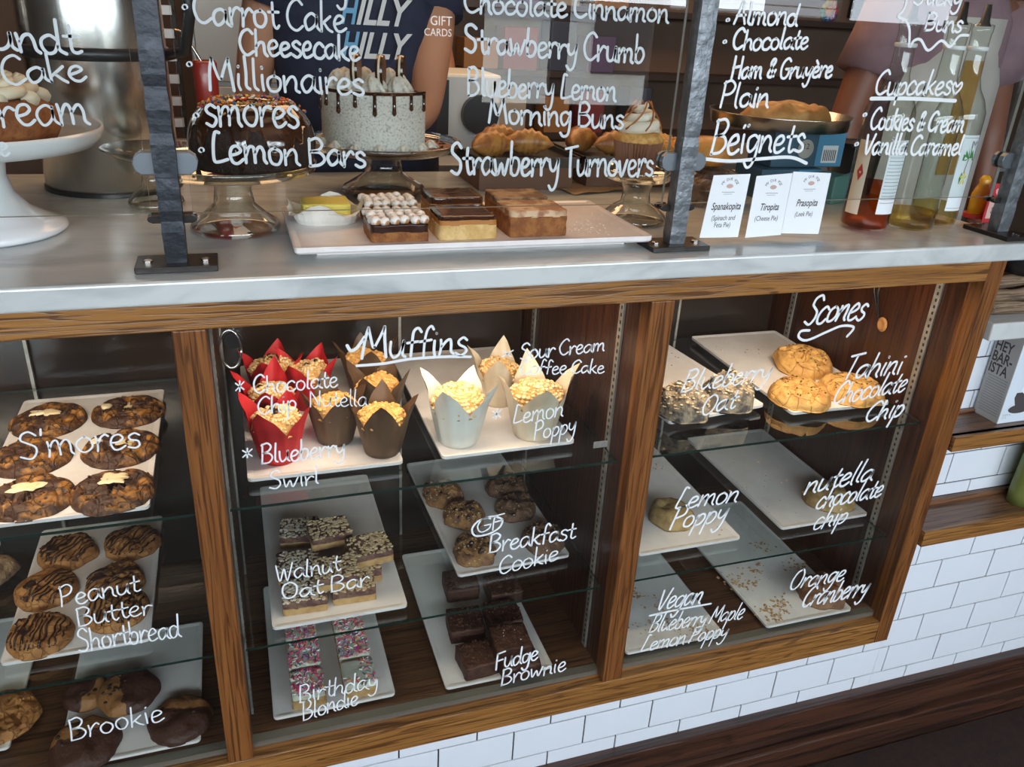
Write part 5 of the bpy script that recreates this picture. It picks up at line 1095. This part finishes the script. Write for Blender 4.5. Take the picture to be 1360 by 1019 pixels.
def person(lab, x, y, H, skin, shirt, pants, hairm, arms, armr=1.0, sleeve=.5, rz=0):
    t = thing('person', lab, 'person', (x, y, KFZ), rz); h = H
    V = [(0, 0, .53*h, .12, .10), (0, 0, .62*h, .115, .09), (0, 0, .72*h, .135, .10), (0, 0, .80*h, .13, .085), (0, 0, .855*h, .05, .05), (0, -.012, .885*h, .062, .07), (0, -.015, .93*h, .076, .092), (0, -.008, .965*h, .066, .08)]
    Eg = [(i, i+1) for i in range(7)]
    for s_ in (-1, 1):       # legs
        b = len(V); V += [(s_*.09, 0, .48*h, .088), (s_*.10, -.01, .28*h, .058), (s_*.10, .01, .17*h, .052), (s_*.10, .02, .045*h, .036), (s_*.105, -.10, .025*h, .034), (s_*.11, -.16, .02*h, .026)]
        Eg += [(0, b)]+[(b+i, b+i+1) for i in range(5)]
    for s_, (el, wr, hd) in zip((-1, 1), arms):
        sh = Vector((s_*.185, 0, .80*h)); el, wr, hd = Vector(el), Vector(wr), Vector(hd).normalized(); b = len(V)
        m1 = sh.lerp(el, .5); m2 = el.lerp(wr, .35); pal = wr+hd*.05
        V += [(*sh, .058*armr), (*m1, .050*armr), (*el, .040*armr), (*m2, .039*armr), (*wr, .025, .025), (*pal, .030, .018)]
        Eg += [(3, b)]+[(b+i, b+i+1) for i in range(5)]
        side = hd.cross(Vector((0, 0, 1))); side = side.normalized() if side.length > .1 else Vector((1, 0, 0)); dn_ = hd.cross(side).normalized()
        if dn_.z > 0: dn_ = -dn_
        for k, L_ in enumerate((.070, .080, .074, .058)):
            off = side*(.028-.0187*k); a = pal+hd*.030+off; c = len(V); f1 = a+hd*L_*.45+dn_*.006; f2 = a+hd*L_*.85+dn_*.022
            V += [(*a, .0088), (*f1, .0080), (*f2, .0068)]; Eg += [(b+5, c), (c, c+1), (c+1, c+2)]
        c = len(V); a = wr+hd*.03+side*.030; V += [(*a, .010), (*(a+hd*.03+side*.022), .009), (*(a+hd*.055+side*.026+dn_*.01), .0075)]; Eg += [(b+4, c), (c, c+1), (c+1, c+2)]
    skinned('body', V, Eg, skin, t)
    m = MB(); m.loft([(0, 0, .50*h, .195, .13), (0, 0, .56*h, .19, .125), (0, 0, .64*h, .185, .12), (0, 0, .73*h, .20, .13), (0, 0, .79*h, .205, .125), (0, 0, .825*h, .165, .10), (0, 0, .85*h, .085, .07)], 36)
    for s_, (el, wr, hd) in zip((-1, 1), arms):
        sh = Vector((s_*.165, 0, .805*h)); el = Vector(el); m.tube([sh, sh.lerp(el, sleeve*.5), sh.lerp(el, sleeve)], [.078*armr, .076*armr, .079*armr], 20)
    obj('shirt', m, shirt, t, smooth=True)
    m = MB(); m.loft([(0, 0, .40*h, .175, .12), (0, 0, .53*h, .180, .125)], 28)
    for s_ in (-1, 1): m.tube([(s_*.09, 0, .48*h), (s_*.10, -.01, .28*h), (s_*.10, .01, .05*h)], [.10, .078, .060], 18)
    obj('trousers', m, pants, t, smooth=True)
    for s_ in (-1, 1): obj('shoe', MB().loft([(s_*.105, -.06, 0, .05, .13), (s_*.105, -.06, .03, .052, .135), (s_*.105, -.04, .06, .046, .11), (s_*.105, .0, .09, .042, .06)], 20), BLACKP, t, smooth=True)
    hz = .93*h
    m = MB(); vs = []; R_, C_ = 12, 28
    for j in range(R_+1):
        th = pi*.5*j/R_*1.25
        for i in range(C_):
            a = 2*pi*i/C_; front = max(0, -sin(a)); k = min(th, pi*.5*(1.25-.62*front)); vs.append((.088*sin(k)*cos(a), -.012+.106*sin(k)*sin(a)+.012, hz+.010+.112*cos(k)))
    obj('hair', m.add(vs, [(j*C_+i, j*C_+(i+1) % C_, (j+1)*C_+(i+1) % C_, (j+1)*C_+i) for j in range(R_) for i in range(C_)]), hairm, t, smooth=True)
    eye = pm('eye_white', (.8, .8, .78), .3)
    for s_ in (-1, 1):
        e = obj('eye', MB().lathe([(0, -.011), (.008, -.008), (.011, 0), (.008, .008), (0, .011)], 16), eye, t, loc=(s_*.030, -.098, hz), smooth=True)
        obj('iris', MB().lathe([(0, -.0055), (.004, -.004), (.0055, 0), (.004, .004), (0, .0055)], 12), INK, e, loc=(0, -.0072, 0), smooth=True)
        obj('ear', MB().loft([(s_*.083, .0, hz-.03, .004, .008), (s_*.087, 0, hz-.01, .007, .014), (s_*.088, 0, hz+.012, .007, .017), (s_*.084, 0, hz+.022, .004, .010)], 14), skin, t, smooth=True)
    obj('nose', MB().tube([(0, -.098, hz+.008), (0, -.112, hz-.018), (0, -.118, hz-.030), (0, -.104, hz-.038)], [.007, .009, .013, .006], 12), skin, t, smooth=True)
    obj('mouth', MB().tube([(-.024, -.094, hz-.062), (-.010, -.102, hz-.060), (.010, -.102, hz-.060), (.024, -.094, hz-.062)], [.002, .0055, .0055, .002], 8), pm('lips', (.42, .14, .12), .4), t, smooth=True)
    return t
SK1 = pm('warm_skin', (.56, .27, .16), .5, sub=.15); SK2 = pm('brown_skin', (.22, .085, .05), .5, sub=.1); SK3 = pm('tan_skin', (.40, .19, .11), .5)
HAIR = pm('dark_hair', (.02, .013, .01), .5); NAVY = pm('navy_shirt', (.022, .030, .065), .8, col2=(.016, .022, .05), ns=30); JEAN = pm('dark_trousers', (.03, .035, .05), .8)
p1 = person('person in navy t-shirt with HILLY lettering reaching down behind the white cake', .055, .955, 1.80, SK1, NAVY, JEAN, HAIR,
    (((-.25, .02, 1.16), (-.20, -.14, 1.00), (.3, -1, -.2)), ((.125, -.135, 1.150), (-.02, -.235, 1.125), (-1, -.3, -.1))), armr=1.0, sleeve=.30)
TXB = pm('shirt_print_blue', (.16, .42, .68), .7); TXW = pm('shirt_print_white', (.70, .72, .74), .7)
for zr, s_ in ((1.335, 'ILLY'), (1.268, 'ILLY')):
    text(p1, 'H', (-.060, -.136, zr), (pi/2, 0, 0), .072, TXB, shear=.35, bold=.002, sx=.62); text(p1, s_, (-.028, -.136, zr), (pi/2, 0, 0), .072, TXW, shear=.35, bold=.002, sx=.80)
LBL = pm('pale_blue_shirt', (.42, .52, .60), .8); BEI = pm('beige_trousers', (.36, .27, .20), .8)
p2 = person('person in pale blue shirt and beige trousers further back, arms folded over a dark strap', .37, 2.42, 1.72, SK3, LBL, BEI, HAIR,
    (((-.26, -.04, 1.12), (-.04, -.20, 1.14), (1, 0, .1)), ((.26, -.04, 1.12), (.02, -.22, 1.10), (-1, 0, .1))), sleeve=.45)
obj('apron_strap', MB().tube([(-.12, -.10, 1.45), (-.02, -.15, 1.25), (.12, -.145, .98)], .016, 8, flat=.4), BLACKP, p2)
MAU = pm('mauve_shirt', (.27, .175, .20), .85, col2=(.22, .14, .165), ns=12); CRE = pm('cream_apron', (.52, .50, .46), .85, col2=(.46, .44, .40), ns=10)
p3 = person('person in loose mauve t-shirt and cream apron standing right of the counter behind the bottles', 1.66, .88, 1.80, SK2, MAU, JEAN, HAIR,
    (((-.27, .0, 1.12), (-.25, -.06, .88), (0, -.2, -1)), ((.27, .0, 1.12), (.25, -.06, .88), (0, -.2, -1))), armr=1.15, sleeve=.55)
m = MB(); vs = []
for j in range(8):
    z = .85+j*.082
    for i in range(11): a = radians(-90-62+i*12.4); vs.append((.208*cos(a)*(1 if j < 6 else .8), .139*sin(a), z))
ap = obj('apron', m.add(vs, [(j*11+i, j*11+i+1, (j+1)*11+i+1, (j+1)*11+i) for j in range(7) for i in range(10)]), CRE, p3, smooth=True)
m = MB(); vs = []
for j in range(2):
    for i in range(3): a = radians(-100+i*9); vs.append((.2095*cos(a), .1405*sin(a), 1.02+j*.30))
obj('mustard_stripe', m.add(vs, [(i, i+1, i+4, i+3) for i in range(2)]), pm('mustard_cloth', (.36, .20, .05), .8), ap, smooth=True)
# wall decorations
fz_ = at(1150, 10, y=3.19)
pf = thing('picture_frame', 'dark framed board with a yellow note on the kitchen wall', 'picture', tuple(fz_)); obj('frame', MB().box(-.12, .16, -.03, 0, -.06, .30), DARK, pf, bev=.004); obj('yellow_note', MB().box(-.02, .05, -.034, -.0305, -.02, .12), pm('yellow_paper', (.40, .32, .10), .7), pf)
fl = at(1107, 15, y=3.15); fo = thing('flower_ornament', 'round rainbow petalled flower ornament on the kitchen wall', 'ornament', (fl.x, 3.19, fl.z))
PET = [(.55, .05, .05), (.65, .30, .03), (.65, .50, .05), (.08, .28, .09), (.05, .15, .35), (.25, .06, .25)]
for k in range(12):
    a = 2*pi*k/12; m = MB().lathe([(0, 0), (.018, 0), (.016, .01), (0, .012)], 14); m.v = [(x+.045*cos(a), -z, yy+.045*sin(a)) for x, yy, z in m.v]; obj('petal', m, pm('petal_%d' % k, PET[k//2], .5), fo, smooth=True)
m = MB().lathe([(0, 0), (.030, 0), (.026, .014), (0, .018)], 20); m.v = [(x, -z, yy) for x, yy, z in m.v]; obj('flower_centre', m, pm('petal_centre', (.70, .25, .05), .5), fo, smooth=True)
